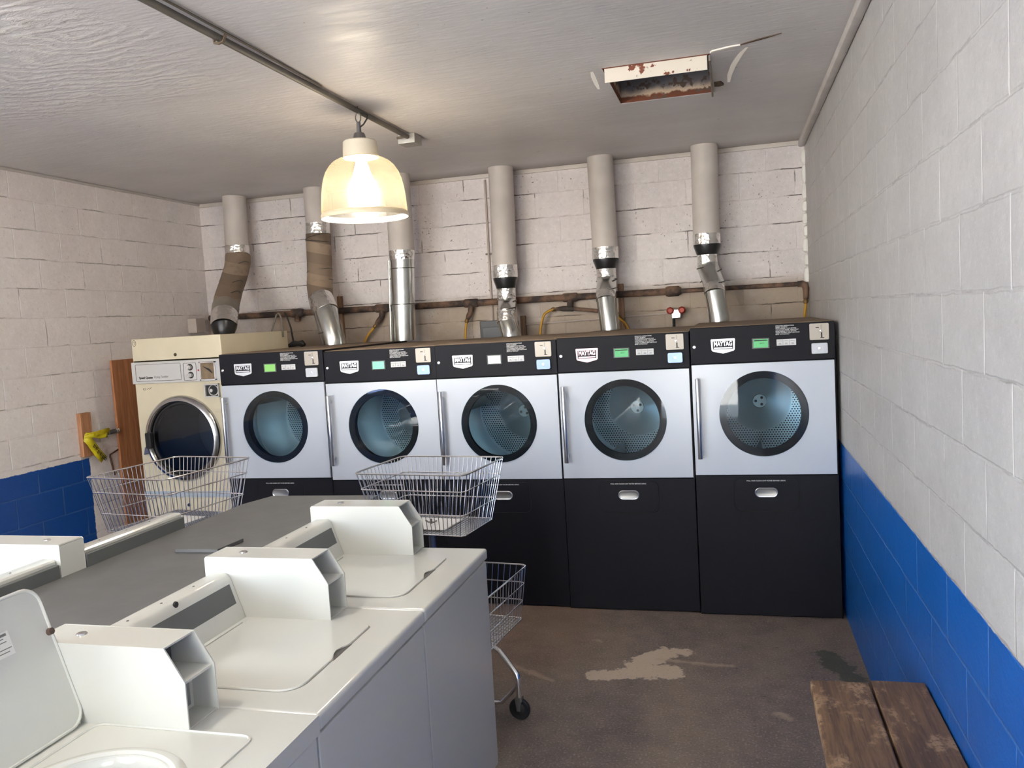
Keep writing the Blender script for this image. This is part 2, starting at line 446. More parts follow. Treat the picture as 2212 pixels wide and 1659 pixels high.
# ------------------------------------------------------------------ mesh builder
class MB:
    def __init__(s): s.bm = bmesh.new(); s.bev = False
    def _add(s, verts, faces):
        vs = [s.bm.verts.new(v) for v in verts]
        for f in faces:
            try: s.bm.faces.new([vs[i] for i in f])
            except ValueError: pass
        return vs
    def box(s, x0, x1, y0, y1, z0, z1, bev=0.0, seg=2):
        vs = s._add([(x, y, z) for x in (x0, x1) for y in (y0, y1) for z in (z0, z1)],
                    [(0, 1, 3, 2), (4, 6, 7, 5), (0, 4, 5, 1), (2, 3, 7, 6), (0, 2, 6, 4), (1, 5, 7, 3)])
        if bev:
            s.bev = True
            es = list({e for v in vs for e in v.link_edges})
            bmesh.ops.bevel(s.bm, geom=es, offset=bev, segments=seg, affect='EDGES', profile=0.5)
        return s
    def prism(s, poly, plane, a, b, bev=0.0, seg=2):
        """polygon in plane xz / xy / yz, extruded from a to b along the third axis"""
        def P(p, d):
            return {'xz': (p[0], d, p[1]), 'xy': (p[0], p[1], d), 'yz': (d, p[0], p[1])}[plane]
        n = len(poly)
        vs = s._add([P(p, a) for p in poly] + [P(p, b) for p in poly],
                    [tuple(range(n)), tuple(range(2 * n - 1, n - 1, -1))] +
                    [(i, (i + 1) % n, n + (i + 1) % n, n + i) for i in range(n)])
        if bev:
            s.bev = True
            es = list({e for v in vs for e in v.link_edges})
            bmesh.ops.bevel(s.bm, geom=es, offset=bev, segments=seg, affect='EDGES', profile=0.5)
        return s
    def tube(s, pts, r, n=8, closed=False, cap=True):
        pts = [Vector(p) for p in pts]
        k = len(pts)
        rs = r if isinstance(r, (list, tuple)) else [r] * k
        tang = []
        for i in range(k):
            if closed: d = pts[(i + 1) % k] - pts[i - 1]
            elif i == 0: d = pts[1] - pts[0]
            elif i == k - 1: d = pts[-1] - pts[-2]
            else: d = (pts[i + 1] - pts[i]).normalized() + (pts[i] - pts[i - 1]).normalized()
            tang.append(d.normalized() if d.length > 1e-9 else Vector((0, 0, 1)))
        nrm = tang[0].orthogonal().normalized()
        rings = []
        for i in range(k):
            if i: 
                nrm = nrm - tang[i] * nrm.dot(tang[i])
                nrm = nrm.normalized() if nrm.length > 1e-6 else tang[i].orthogonal().normalized()
            bn = tang[i].cross(nrm)
            rings.append([s.bm.verts.new(pts[i] + (nrm * cos(2 * pi * j / n) + bn * sin(2 * pi * j / n)) * rs[i]) for j in range(n)])
        m = k if closed else k - 1
        for i in range(m):
            A, B = rings[i], rings[(i + 1) % k]
            for j in range(n):
                try: s.bm.faces.new((A[j], A[(j + 1) % n], B[(j + 1) % n], B[j]))
                except ValueError: pass
        if cap and not closed:
            s.bm.faces.new(rings[0][::-1]); s.bm.faces.new(rings[-1])
        return s
    def cyl(s, p0, p1, r, r1=None, n=24):
        return s.tube([p0, p1], [r, r if r1 is None else r1], n)
    def lathe(s, prof, c=(0, 0, 0), axis='z', n=48, rib=None, closed=False):
        """prof: (radius, height) list round an axis through c; rib(j,i)->radius factor"""
        rings = []
        for i, (r, h) in enumerate(prof):
            ring = []
            for j in range(n):
                a = 2 * pi * j / n
                rr = r * (rib(j, i) if rib else 1)
                if axis == 'z': p = (c[0] + rr * cos(a), c[1] + rr * sin(a), c[2] + h)
                elif axis == 'y': p = (c[0] + rr * cos(a), c[1] + h, c[2] + rr * sin(a))
                else: p = (c[0] + h, c[1] + rr * cos(a), c[2] + rr * sin(a))
                ring.append(s.bm.verts.new(p))
            rings.append(ring)
        k = len(rings)
        for i in range(k if closed else k - 1):
            A, B = rings[i], rings[(i + 1) % k]
            for j in range(n):
                s.bm.faces.new((A[j], A[(j + 1) % n], B[(j + 1) % n], B[j]))
        if not closed:
            if prof[0][0] > 1e-6: pass
        return s
    def disc(s, c, r, axis='y', n=48):
        vs = []
        for j in range(n):
            a = 2 * pi * j / n
            if axis == 'y': vs.append((c[0] + r * cos(a), c[1], c[2] + r * sin(a)))
            elif axis == 'z': vs.append((c[0] + r * cos(a), c[1] + r * sin(a), c[2]))
            else: vs.append((c[0], c[1] + r * cos(a), c[2] + r * sin(a)))
        s._add(vs, [tuple(range(n))])
        return s
    def plate_hole(s, plane, u0, u1, v0, v1, cu, cv, r, d0, d1, n=96):
        """rectangular plate (u,v) with a round hole, thickness d0..d1"""
        angs = [2 * pi * j / n for j in range(n)]
        for U, V in ((u0, v0), (u0, v1), (u1, v0), (u1, v1)):
            a = math.atan2(V - cv, U - cu) % (2 * pi)
            j = min(range(len(angs)), key=lambda q: abs(angs[q] - a))
            angs[j] = a
        out, inn = [], []
        for a in angs:
            ca, sa = cos(a), sin(a)
            ts = []
            if abs(ca) > 1e-9: ts.append(((u1 if ca > 0 else u0) - cu) / ca)
            if abs(sa) > 1e-9: ts.append(((v1 if sa > 0 else v0) - cv) / sa)
            q = min(ts)
            out.append((cu + ca * q, cv + sa * q)); inn.append((cu + ca * r, cv + sa * r))
        def P(p, d):
            return {'xz': (p[0], d, p[1]), 'xy': (p[0], p[1], d)}[plane]
        R = [[s.bm.verts.new(P(p, d)) for p in L] for L, d in ((out, d0), (inn, d0), (inn, d1), (out, d1))]
        for i in range(4):
            A, B = R[i], R[(i + 1) % 4]
            for j in range(n):
                s.bm.faces.new((A[j], A[(j + 1) % n], B[(j + 1) % n], B[j]))
        return s
    def build(s, name, mat, parent=None, sharp=38, kind=None, loc=None):
        bmesh.ops.recalc_face_normals(s.bm, faces=s.bm.faces[:])
        me = bpy.data.meshes.new(name)
        s.bm.to_mesh(me); s.bm.free()
        for p in me.polygons: p.use_smooth = True
        me.set_sharp_from_angle(angle=radians(sharp))
        o = bpy.data.objects.new(name, me)
        C.objects.link(o)
        if mat: me.materials.append(mat)
        if parent: o.parent = parent
        if loc: o.location = loc
        if s.bev:
            wnm = o.modifiers.new('weighted_normals', 'WEIGHTED_NORMAL'); wnm.keep_sharp = True
        if kind: o['kind'] = kind
        return o

def thing(name, label, cat, loc=(0, 0, 0), rotz=0.0, group=None):
    o = bpy.data.objects.new(name, None); C.objects.link(o)
    o.empty_display_size = 0.05
    o.location = loc; o.rotation_euler = (0, 0, rotz)
    o['label'] = label; o['category'] = cat
    if group: o['group'] = group
    return o
def tag(o, label, cat, group=None):
    o['label'] = label; o['category'] = cat
    if group: o['group'] = group
    return o

def rrect(u0, u1, v0, v1, r, n=6):
    pts = []
    for cu, cv, a0 in ((u1 - r, v1 - r, 0), (u0 + r, v1 - r, 90), (u0 + r, v0 + r, 180), (u1 - r, v0 + r, 270)):
        for i in range(n + 1):
            a = radians(a0 + 90 * i / n)
            pts.append((cu + r * cos(a), cv + r * sin(a)))
    return pts

_txt = {}
def text_mesh(body, size, align='CENTER', bold=0.0, spacing=1.0, shear=0.0):
    key = (body, size, align, bold, spacing, shear)
    if key in _txt: return _txt[key]
    cu = bpy.data.curves.new('txt', 'FONT')
    cu.body = body; cu.size = size; cu.align_x = align; cu.align_y = 'CENTER'
    cu.extrude = 0.0004; cu.offset = bold; cu.space_line = spacing; cu.shear = shear
    cu.resolution_u = 3
    ob = bpy.data.objects.new('txt', cu); C.objects.link(ob)
    dg = bpy.context.evaluated_depsgraph_get(); dg.update()
    me = bpy.data.meshes.new_from_object(ob.evaluated_get(dg))
    bpy.data.objects.remove(ob); bpy.data.curves.remove(cu)
    _txt[key] = me
    return me
def text(name, body, size, mat, parent, x, y, z, align='CENTER', bold=0.0, spacing=1.0, shear=0.0, M=None, width=None):
    """lettering on a face that looks toward -y (or along matrix M)"""
    src = text_mesh(body, size, align, bold, spacing, shear)
    me = src.copy(); me.name = name
    if width:
        xs = [v.co.x for v in me.vertices]; w = max(xs) - min(xs)
        for v in me.vertices: v.co.x *= width / w
    T = Matrix(((1, 0, 0, x), (0, 0, -1, y), (0, 1, 0, z), (0, 0, 0, 1))) if M is None else M
    me.transform(T)
    me.materials.clear(); me.materials.append(mat)
    o = bpy.data.objects.new(name, me); C.objects.link(o)
    if parent: o.parent = parent
    return o

# ------------------------------------------------------------------ shared materials
black = pr('black_enamel', rgb(27, 27, 33), 0.5, bump=0.12, bscale=260, spec=0.14)
blackdk = pr('black_rubber', rgb(22, 22, 24), 0.6)
dryer_white = pr('white_door_enamel', rgb(189, 195, 206), 0.22, spec=0.5)
washer_white = pr('cream_white_enamel', rgb(208, 208, 201), 0.13)
silver = pr('brushed_aluminium', rgb(198, 200, 205), 0.28, 1.0)
chrome = pr('chrome_wire', (0.93, 0.93, 0.94, 1), 0.2, 1.0)
galv = pr('galvanised_steel', (0.66, 0.68, 0.66, 1), 0.24, 1.0, var=0.15, vscale=14)
darkgap = pr('gap_black', rgb(14, 14, 15), 0.8)  # near-black for the coin vault surround, lint door seam and hub holes
letter_white = pr('white_lettering', rgb(225, 225, 225), 0.5)
letter_black = pr('black_lettering', rgb(25, 25, 25), 0.6)
grey_panel = pr('grey_graphite_panel', rgb(98, 101, 100), 0.5)
white_plastic = pr('white_plastic', rgb(225, 225, 225), 0.4)
drum_steel = pr('drum_steel', (0.60, 0.70, 0.74, 1), 0.36, 0.8)
drum_back = drum_mat()
door_glass = glass_mat('dryer_window_glass', (0.80, 0.90, 0.95, 1), 1.45)
foil = foil_mat()
flex = flex_mat()
duct_white = pr('white_painted_duct', rgb(200, 192, 186), 0.55, var=0.12, vscale=5)
duct_black = pr('black_reducer_paint', rgb(48, 48, 50), 0.3, 0.5)
iron = pipe_mat()
hose_yellow = pr('yellow_gas_hose', rgb(196, 148, 44), 0.45)
brass = pr('dull_brass', rgb(140, 110, 70), 0.5, 0.8)
cream = pr('aged_cream_enamel', rgb(222, 211, 184), 0.35, var=0.10, vscale=3)
counter_paint = pr('grey_counter_paint', rgb(106, 105, 105), 0.55, var=0.12, vscale=7, bump=0.15, bscale=40)

# ------------------------------------------------------------------ setting
XL, XR, YB, ZC, YF = -5.247, 0.024, 1.786, 3.045, -9.0
floor = MB().box(XL - 0.2, XR + 0.2, YF - 0.2, YB + 0.2, -0.15, 0.0).build('floor', floor_mat(), kind='structure')
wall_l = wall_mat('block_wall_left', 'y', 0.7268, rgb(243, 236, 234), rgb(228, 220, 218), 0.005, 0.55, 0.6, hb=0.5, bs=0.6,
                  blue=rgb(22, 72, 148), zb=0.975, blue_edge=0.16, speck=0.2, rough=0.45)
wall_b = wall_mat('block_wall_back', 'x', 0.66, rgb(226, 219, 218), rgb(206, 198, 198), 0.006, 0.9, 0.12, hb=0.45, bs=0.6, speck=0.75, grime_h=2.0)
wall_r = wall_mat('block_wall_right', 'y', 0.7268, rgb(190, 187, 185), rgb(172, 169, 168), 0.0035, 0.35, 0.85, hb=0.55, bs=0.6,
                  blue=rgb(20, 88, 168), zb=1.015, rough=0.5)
wl = MB()      # the left wall has a second window opening back near the doorway
wl.box(XL - 0.2, XL, -5.0, YB, 0, ZC)
wl.box(XL - 0.2, XL, -8.3, -5.0, 0, 0.95)
wl.box(XL - 0.2, XL, -8.3, -5.0, 2.8, ZC)
wl.box(XL - 0.2, XL, YF, -8.3, 0, ZC)
wl.build('wall_left', wall_l, kind='structure')
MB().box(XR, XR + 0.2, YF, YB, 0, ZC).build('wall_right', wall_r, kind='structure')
MB().box(XL - 0.2, XR + 0.2, YB, YB + 0.2, 0, ZC).build('wall_back', wall_b, kind='structure')
# front of the room: a doorway and a wide window opening that the daylight comes through
fw = MB()
fw.box(XL - 0.2, -5.05, YF - 0.2, YF, 0, ZC)
fw.box(-5.05, -3.2, YF - 0.2, YF, 0, 0.95)
fw.box(-5.05, -0.5, YF - 0.2, YF, 2.8, ZC)
fw.box(-3.2, -1.75, YF - 0.2, YF, 0, 2.8)
fw.box(-0.5, XR + 0.2, YF - 0.2, YF, 0, ZC)
fw.build('wall_front', wall_b, kind='structure')
# ceiling slab with the opening for the old vent
VX0, VX1, VY0, VY1 = -1.135, -0.612, -0.735, 0.018
cb = MB()
for (a, b_, c, d) in ((XL - 0.2, VX0, YF - 0.6, YB + 0.2), (VX1, XR + 0.2, YF - 0.6, YB + 0.2), (VX0, VX1, YF - 0.6, VY0), (VX0, VX1, VY1, YB + 0.2)):
    cb.box(a, b_, c, d, ZC, ZC + 0.5)
cb.build('ceiling', ceiling_mat(), kind='structure')
trim_m = pr('painted_trim', rgb(205, 196, 188), 0.5, var=0.15, vscale=6)
trim_g = pr('grey_caulk_trim', rgb(200, 194, 190), 0.6, var=0.15, vscale=6)
MB().box(XL, XR, YB - 0.02, YB, ZC - 0.035, ZC, 0.006).build('trim_1', trim_m, kind='structure')
MB().box(XR - 0.045, XR, YF, YB, ZC - 0.05, ZC, 0.012).build('trim_2', trim_g, kind='structure')
MB().box(XL, XL + 0.02, YF, YB, ZC - 0.02, ZC, 0.006).build('trim_3', trim_g, kind='structure')
# blobs of white caulk down the back right corner
ck = MB(); zz = 2.98
while zz > 2.06:
    h = random.uniform(0.09, 0.17); w_ = random.uniform(0.018, 0.028)
    ck.lathe([(0.001, 0), (w_, h * 0.15), (w_ * 1.15, h * 0.5), (w_ * 0.9, h * 0.85), (0.001, h)], (XR - 0.006, YB - 0.006, zz - h), n=10)
    zz -= h * 0.98
ck.build('trim_4', pr('white_caulk', rgb(232, 230, 224), 0.5), kind='structure')
# yard outside and the sunlit wall across it
MB().box(-22, 16, -26, YF - 0.2, -0.2, -0.02).build('ground', pr('sunlit_paving', rgb(188, 186, 182), 0.8, var=0.15, vscale=2), kind='structure')
MB().box(-16, 10, -21.2, -21, -0.02, 3.4).build('wall_outside', pr('pale_stucco', rgb(232, 226, 214), 0.8, var=0.06), kind='structure')

# ------------------------------------------------------------------ ceiling vent
rust = rust_mat()
v = thing('ceiling_vent', 'rusty rectangular vent opening in the ceiling with a chipped white front lip', 'vent', (0, 0, 0))
d = MB()
t_ = 0.004
d.box(VX0, VX0 + t_, VY0, VY1, ZC + 0.002, ZC + 0.36)
d.box(VX1 - t_, VX1, VY0, VY1, ZC - 0.004, ZC + 0.36)
d.box(VX0, VX1, VY1 - t_, VY1, ZC + 0.002, ZC + 0.36)
d.box(VX0, VX1, VY0, VY0 + t_, ZC - 0.004, ZC + 0.36)
d.box(VX0, VX1, VY0, VY1, ZC + 0.355, ZC + 0.36)
d.build('duct_box', rust, v)
MB().box(VX0 + 0.012, VX1 - 0.012, VY0 + 0.005, VY0 + 0.009, ZC - 0.072, ZC + 0.003, 0.0015).build('front_lip', rust_lip_mat(), v)
MB().box(VX1 - 0.006, VX1 + 0.004, VY0 + 0.01, VY1 - 0.02, ZC - 0.03, ZC + 0.003, 0.002).build('side_lip', pr('worn_grey_steel', rgb(150, 138, 125), 0.6, var=0.3), v)
curl = pr('peeling_cream_paint', rgb(240, 234, 224), 0.6)
def strip(pts, w, name, par, mat):
    b = MB(); n = len(pts)
    L = []
    for i, (x, y, z) in enumerate(pts):
        ww = w * (0.25 + 0.75 * sin(pi * min(1, (i + 0.6) / n)))
        L.append([(x - ww, y, z), (x + ww, y, z), (x + ww, y + 0.002, z + 0.0015), (x - ww, y + 0.002, z + 0.0015)])
    for i in range(n - 1):
        A = [b.bm.verts.new(p) for p in L[i]]; B = [b.bm.verts.new(p) for p in L[i + 1]]
        for j in range(4): b.bm.faces.new((A[j], A[(j + 1) % 4], B[(j + 1) % 4], B[j]))
    bmesh.ops.remove_doubles(b.bm, verts=b.bm.verts[:], dist=1e-5)
    return b.build(name, mat, par)
strip([(-0.44, -0.76, 3.043), (-0.47, -0.70, 3.03), (-0.50, -0.60, 3.015), (-0.52, -0.48, 3.0), (-0.525, -0.40, 2.985)], 0.014, 'peeling_paint', v, curl)
strip([(-1.19, -0.70, 3.043), (-1.19, -0.66, 3.03), (-1.185, -0.60, 3.01), (-1.18, -0.55, 2.995)], 0.012, 'peeling_paint', v, curl)
MB().prism([(-0.61, -0.765), (-0.52, -0.80), (-0.47, -0.825), (-0.52, -0.82), (-0.60, -0.79)], 'xy', ZC - 0.008, ZC - 0.001).build('peeling_paint', curl, v)
MB().prism([(-0.60, -0.205), (-0.565, -0.215), (-0.55, -0.16), (-0.575, -0.14), (-0.60, -0.15)], 'xy', ZC - 0.012, ZC + 0.0).build('torn_edge', pr('torn_brown_board', rgb(86, 70, 56), 0.8), v)
MB().prism([(-0.52, -0.79), (-0.36, -0.86), (-0.29, -0.905), (-0.40, -0.86)], 'xy', ZC - 0.004, ZC + 0.0).build('crack', pr('torn_brown_board', rgb(86, 70, 56), 0.8), v)

# ------------------------------------------------------------------ conduit, junction box, lamp
steel_dk = pr('old_grey_conduit', rgb(112, 106, 98), 0.6, 0.1, var=0.2)
cd = thing('conduit', 'grey steel conduit running along the ceiling to the junction box', 'pipe', (-2.505, -2.5, 3.02))
def shift(pts, o): return [(p[0] - o[0], p[1] - o[1], p[2] - o[2]) for p in pts]
O = (-2.505, -2.5, 3.02)
MB().tube(shift([(-2.505, YF - 0.1, 3.022), (-2.505, 0.08, 3.022)], O), 0.0155, 12).build('tube', steel_dk, cd)
MB().tube(shift([(-2.475, -2.62, 3.036), (-2.465, -2.2, 3.034), (-2.47, -1.7, 3.035), (-2.478, -1.45, 3.036), (-2.484, -1.1, 3.036)], O), 0.005, 6).build('wire', pr('dirty_wire', rgb(92, 84, 74), 0.7), cd)
MB().tube(shift([(-2.53, -1.93, 3.037), (-2.525, -1.93, 3.005), (-2.505, -1.93, 3.0), (-2.485, -1.93, 3.005), (-2.47, -1.93, 3.037)], O), 0.006, 6).build('strap', pr('rusty_strap', rgb(100, 86, 70), 0.7, 0.3), cd)
jb = thing('junction_box', 'small grey metal junction box under the ceiling at the end of the conduit', 'box', (-2.515, 0.15, ZC))
MB().box(-0.058, 0.058, -0.065, 0.065, -0.062, 0.0, 0.005).build('housing', pr('galvanised_box', rgb(178, 176, 170), 0.45, 0.4, var=0.2, vscale=20), jb)
MB().tube([(-0.05, -0.09, -0.03), (-0.02, -0.10, -0.03), (0.01, -0.085, -0.025), (0.01, -0.06, -0.03)], 0.008, 6).build('cable_clamp', pr('dirty_wire', rgb(92, 84, 74), 0.7), jb)

LX, LY = -2.505, -0.645
lp = thing('pendant_lamp', 'lit bell-shaped pendant lamp with a ribbed clear shade hanging from the conduit', 'lamp', (LX, LY, 2.43), 0, 'pendant lamps along the conduit')
def Lz(z): return z - 2.43
prof = [(0.100, 2.768), (0.128, 2.757), (0.155, 2.742), (0.180, 2.716), (0.200, 2.684), (0.214, 2.645), (0.223, 2.60), (0.229, 2.55), (0.2325, 2.50), (0.2345, 2.465)]
nr = 192
rib = lambda j, i: 1.0 + (0.012 if j % 2 else -0.006)
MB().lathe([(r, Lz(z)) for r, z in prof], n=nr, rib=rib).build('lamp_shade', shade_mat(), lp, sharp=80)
MB().lathe([(0.2335, Lz(2.466)), (0.241, Lz(2.456)), (0.243, Lz(2.444)), (0.239, Lz(2.436)), (0.2345, Lz(2.442)), (0.2315, Lz(2.456))], n=96, closed=True).build('rim', pr('warm_clear_rim', rgb(240, 222, 190), 0.3), lp)
MB().lathe([(0.0, Lz(2.858)), (0.085, Lz(2.858)), (0.0925, Lz(2.852)), (0.0965, Lz(2.80)), (0.098, Lz(2.765)), (0.092, Lz(2.765)), (0.088, Lz(2.84)), (0.0, Lz(2.84))], n=64).build('neck', pr('cream_lamp_neck', rgb(214, 206, 188), 0.5), lp)
MB().lathe([(0.0, Lz(2.858)), (0.037, Lz(2.858)), (0.036, Lz(2.87)), (0.030, Lz(2.895)), (0.026, Lz(2.90)), (0.013, Lz(2.903)), (0.011, Lz(2.96)), (0.0, Lz(2.962))], n=32).build('socket_cap', pr('grey_cast_cap', rgb(104, 102, 104), 0.45, 0.5), lp)
MB().tube([(0.016 * cos(a), 0, Lz(2.985) + 0.026 * sin(a)) for a in [2 * pi * k / 20 for k in range(20)]], 0.0035, 8, closed=True).build('hook', steel_dk, lp)
MB().tube([(0.0, 0, Lz(3.01)), (0.0, 0, Lz(3.045))], 0.004, 8).build('eye_bolt', steel_dk, lp)
MB().tube([(0.005, 0, Lz(2.93)), (0.03, 0, Lz(2.945)), (0.052, 0, Lz(2.972)), (0.052, 0.01, Lz(2.995)), (0.03, 0.015, Lz(3.008)), (0.0, 0.02, Lz(3.015))], 0.0045, 8).build('cord', blackdk, lp)
bulb_m = bpy.data.materials.new('glowing_bulb'); bulb_m.use_nodes = True
bb = bulb_m.node_tree.nodes['Principled BSDF']
bb.inputs['Base Color'].default_value = (1, 0.9, 0.75, 1)
bb.inputs['Emission Color'].default_value = (1.0, 0.93, 0.82, 1)
bb.inputs['Emission Strength'].default_value = 66.0
MB().lathe([(0.0, Lz(2.475)), (0.04, Lz(2.482)), (0.068, Lz(2.52)), (0.076, Lz(2.57)), (0.068, Lz(2.63)), (0.045, Lz(2.69)), (0.03, Lz(2.745)), (0.0, Lz(2.75))], n=32).build('bulb', bulb_m, lp)

# the next lamps on the same conduit hang nearer the doorway, above the frame
for ly_, lab in ((-3.6, 'second lit pendant lamp on the conduit, above the near washers'), (-6.5, 'third lit pendant lamp on the conduit, closest to the doorway')):
    lp2 = lp.copy(); C.objects.link(lp2); lp2.location = (LX, ly_, 2.43)
    lp2['label'] = lab
    for ch in list(lp.children):
        c_ = ch.copy(); C.objects.link(c_); c_.parent = lp2

# ------------------------------------------------------------------ ducts from dryers to ceiling
def duct(label, segs):
    """segs: list of (part name, material, [(x,y,z,r)...], n)"""
    base = segs[-1][2][-1]
    root = thing('exhaust_duct', label, 'duct', base[:3], group='dryer exhaust ducts')
    for nm, mt, pts in segs:
        P = shift([p[:3] for p in pts], base)
        MB().tube(P, [p[3] for p in pts], 32, cap=True).build(nm, mt, root, sharp=50)
    return root
def seams(root, base, pts):
    """thin raised seam rings"""
    for (x, y, z, r, tilt) in pts:
        b = MB(); ring = []
        for k in range(28):
            a = 2 * pi * k / 28
            ring.append((x - base[0] + r * cos(a), y - base[1] + r * sin(a), z - base[2] + tilt * r * cos(a)))
        b.tube(ring, 0.0035, 6, closed=True)
        b.build('seam_ring', pr('dark_seam', rgb(96, 92, 86), 0.4, 0.7), root)
ru = 0.1
d1 = duct('leftmost exhaust duct, brown taped elbow bending down onto the cream dryer', [
    ('pipe', duct_white, [(-4.745, 1.58, ZC - 0.001, ru), (-4.757, 1.58, 2.60, ru)]),
    ('foil_tape', foil, [(-4.757, 1.58, 2.615, ru + 0.003), (-4.757, 1.58, 2.52, ru + 0.006)]),
    ('flexible_elbow', flex, [(-4.757, 1.58, 2.525, ru + 0.008), (-4.748, 1.56, 2.47, ru + 0.01), (-4.722, 1.49, 2.40, ru + 0.006), (-4.69, 1.39, 2.32, ru + 0.006), (-4.65, 1.26, 2.22, ru + 0.003), (-4.60, 1.13, 2.13, ru + 0.006), (-4.55, 1.02, 2.055, ru + 0.004)]),
    ('metal_elbow', pr('dusty_galvanised', rgb(142, 134, 122), 0.5, 0.3, var=0.2), [(-4.552, 1.025, 2.06, ru + 0.008), (-4.50, 0.92, 1.985, ru + 0.004)]),
    ('foil_tape', foil, [(-4.505, 0.93, 1.992, ru + 0.006), (-4.462, 0.85, 1.925, ru + 0.004), (-4.452, 0.83, 1.90, ru)]),
    ('collar', duct_black, [(-4.455, 0.835, 1.91, ru + 0.003), (-4.447, 0.82, 1.872, ru - 0.012), (-4.447, 0.82, 1.8445, ru - 0.02)]),
])
seams(d1, (-4.447, 0.82, 1.8445), [(-4.722, 1.49, 2.405, 0.106, 0.55), (-4.65, 1.26, 2.225, 0.105, 0.6), (-4.60, 1.13, 2.13, 0.106, 0.6)])
d2 = duct('exhaust duct with brown taped flexible middle, second from the left', [
    ('pipe', duct_white, [(-3.968, 1.60, ZC - 0.001, ru), (-3.968, 1.60, 2.735, ru)]),
    ('foil_tape', foil, [(-3.968, 1.60, 2.745, ru + 0.003), (-3.969, 1.60, 2.645, ru + 0.005)]),
    ('flexible_elbow', flex, [(-3.969, 1.60, 2.655, ru + 0.006), (-3.972, 1.60, 2.58, ru + 0.006), (-3.970, 1.59, 2.44, ru + 0.007), (-3.962, 1.56, 2.31, ru + 0.006), (-3.94, 1.50, 2.195, ru + 0.008), (-3.895, 1.42, 2.10, ru + 0.004), (-3.872, 1.385, 2.065, ru + 0.002)]),
    ('foil_tape', foil, [(-3.885, 1.40, 2.09, ru + 0.004), (-3.85, 1.36, 2.04, ru + 0.006), (-3.80, 1.32, 1.97, ru + 0.004)]),
    ('lower_pipe', galv, [(-3.81, 1.325, 1.985, ru), (-3.80, 1.31, 1.955, ru), (-3.735, 1.274, 1.74, ru), (-3.735, 1.274, 1.7045, ru)]),
])
seams(d2, (-3.735, 1.274, 1.7045), [(-3.972, 1.6, 2.63, 0.107, 0.2), (-3.972, 1.6, 2.59, 0.107, -0.1), (-3.966, 1.57, 2.34, 0.108, 0.1), (-3.95, 1.53, 2.25, 0.108, 0.05), (-3.762, 1.29, 1.81, 0.101, 0.1)])
d3 = duct('straight shiny exhaust duct right behind the lamp shade', [
    ('pipe', duct_white, [(-3.128, 1.40, ZC - 0.001, ru + 0.003), (-3.129, 1.40, 2.42, ru + 0.003)]),
    ('foil_tape', foil, [(-3.129, 1.40, 2.435, ru + 0.006), (-3.131, 1.40, 2.36, ru + 0.001)]),
    ('lower_pipe', galv, [(-3.131, 1.40, 2.37, ru - 0.003), (-3.158, 1.40, 1.74, ru - 0.003), (-3.158, 1.40, 1.7045, ru - 0.003)]),
])
seams(d3, (-3.158, 1.40, 1.7045), [(-3.133, 1.40, 2.29, 0.098, 0), (-3.145, 1.40, 2.0, 0.098, 0)])
MB().tube(shift([(-3.235, 1.36, 2.36), (-3.262, 1.36, 1.705)], (-3.158, 1.40, 1.7045)), 0.006, 6).build('side_seam', galv, d3)
def small_duct(label, xt, xb, z1, z2, z3, z4, z5, z6, xe, yb_, zb_):
    base = (xb, yb_, zb_)
    r = duct(label, [
        ('pipe', duct_white, [(xt[0], 1.575, ZC - 0.001, ru), (xt[1], 1.575, z1, ru)]),
        ('foil_tape', foil, [(xt[1], 1.575, z1 + 0.01, ru + 0.003), (xt[1], 1.575, z2, ru + 0.004)]),
        ('reducer', duct_black, [(xt[1], 1.575, z2 + 0.006, ru), (xt[1], 1.575, z2 - 0.012, ru), (xt[1], 1.575, z3, 0.074)]),
        ('foil_tape', foil, [(xt[1], 1.575, z3 + 0.008, 0.0765), (xt[1], 1.575, z4 + 0.01, 0.0765)]),
        ('elbow', galv, [(xt[1], 1.575, z4 + 0.02, 0.078), (xt[1] + 0.1 * (xe - xt[1]), 1.57, z4 - 0.01, 0.079), (0.5 * (xt[1] + xe), 1.53, 0.5 * (z4 + z5), 0.078), (xe, 1.46, z5, 0.078), (xe + 0.003, 1.435, z5 - 0.03, 0.077)]),
        ('foil_tape', foil, [(xe, 1.45, z5 - 0.01, 0.079), (xe + 0.004, 1.42, z6, 0.078)]),
        ('lower_pipe', galv, [(xe + 0.004, 1.425, z6 + 0.012, 0.075), (xb, yb_, zb_ + 0.03, 0.075), (xb, yb_, zb_ + 0.001, 0.075)]),
    ])
    zm = 0.5 * (z4 + z5)
    seams(r, base, [(xt[1], 1.572, z4 - 0.002, 0.08, 0.1), (0.5 * (xt[1] + xe), 1.53, zm, 0.081, 0.55), (xe, 1.455, z5, 0.08, 0.25)])
small_duct('exhaust duct with black reducer, standing beside the dark electrical box', (-2.303, -2.316), -2.246, 2.255, 2.165, 2.07, 1.965, 1.90, 1.80, -2.288, 1.38, 1.692)
small_duct('exhaust duct with black reducer, second from the right wall', (-1.50, -1.493), -1.458, 2.335, 2.255, 2.17, 2.09, 2.0, 1.93, -1.485, 1.38, 1.6985)
small_duct('rightmost exhaust duct, kinked below its black reducer', (-0.708, -0.716), -0.645, 2.375, 2.305, 2.22, 2.135, 1.995, 1.93, -0.672, 1.39, 1.7172)

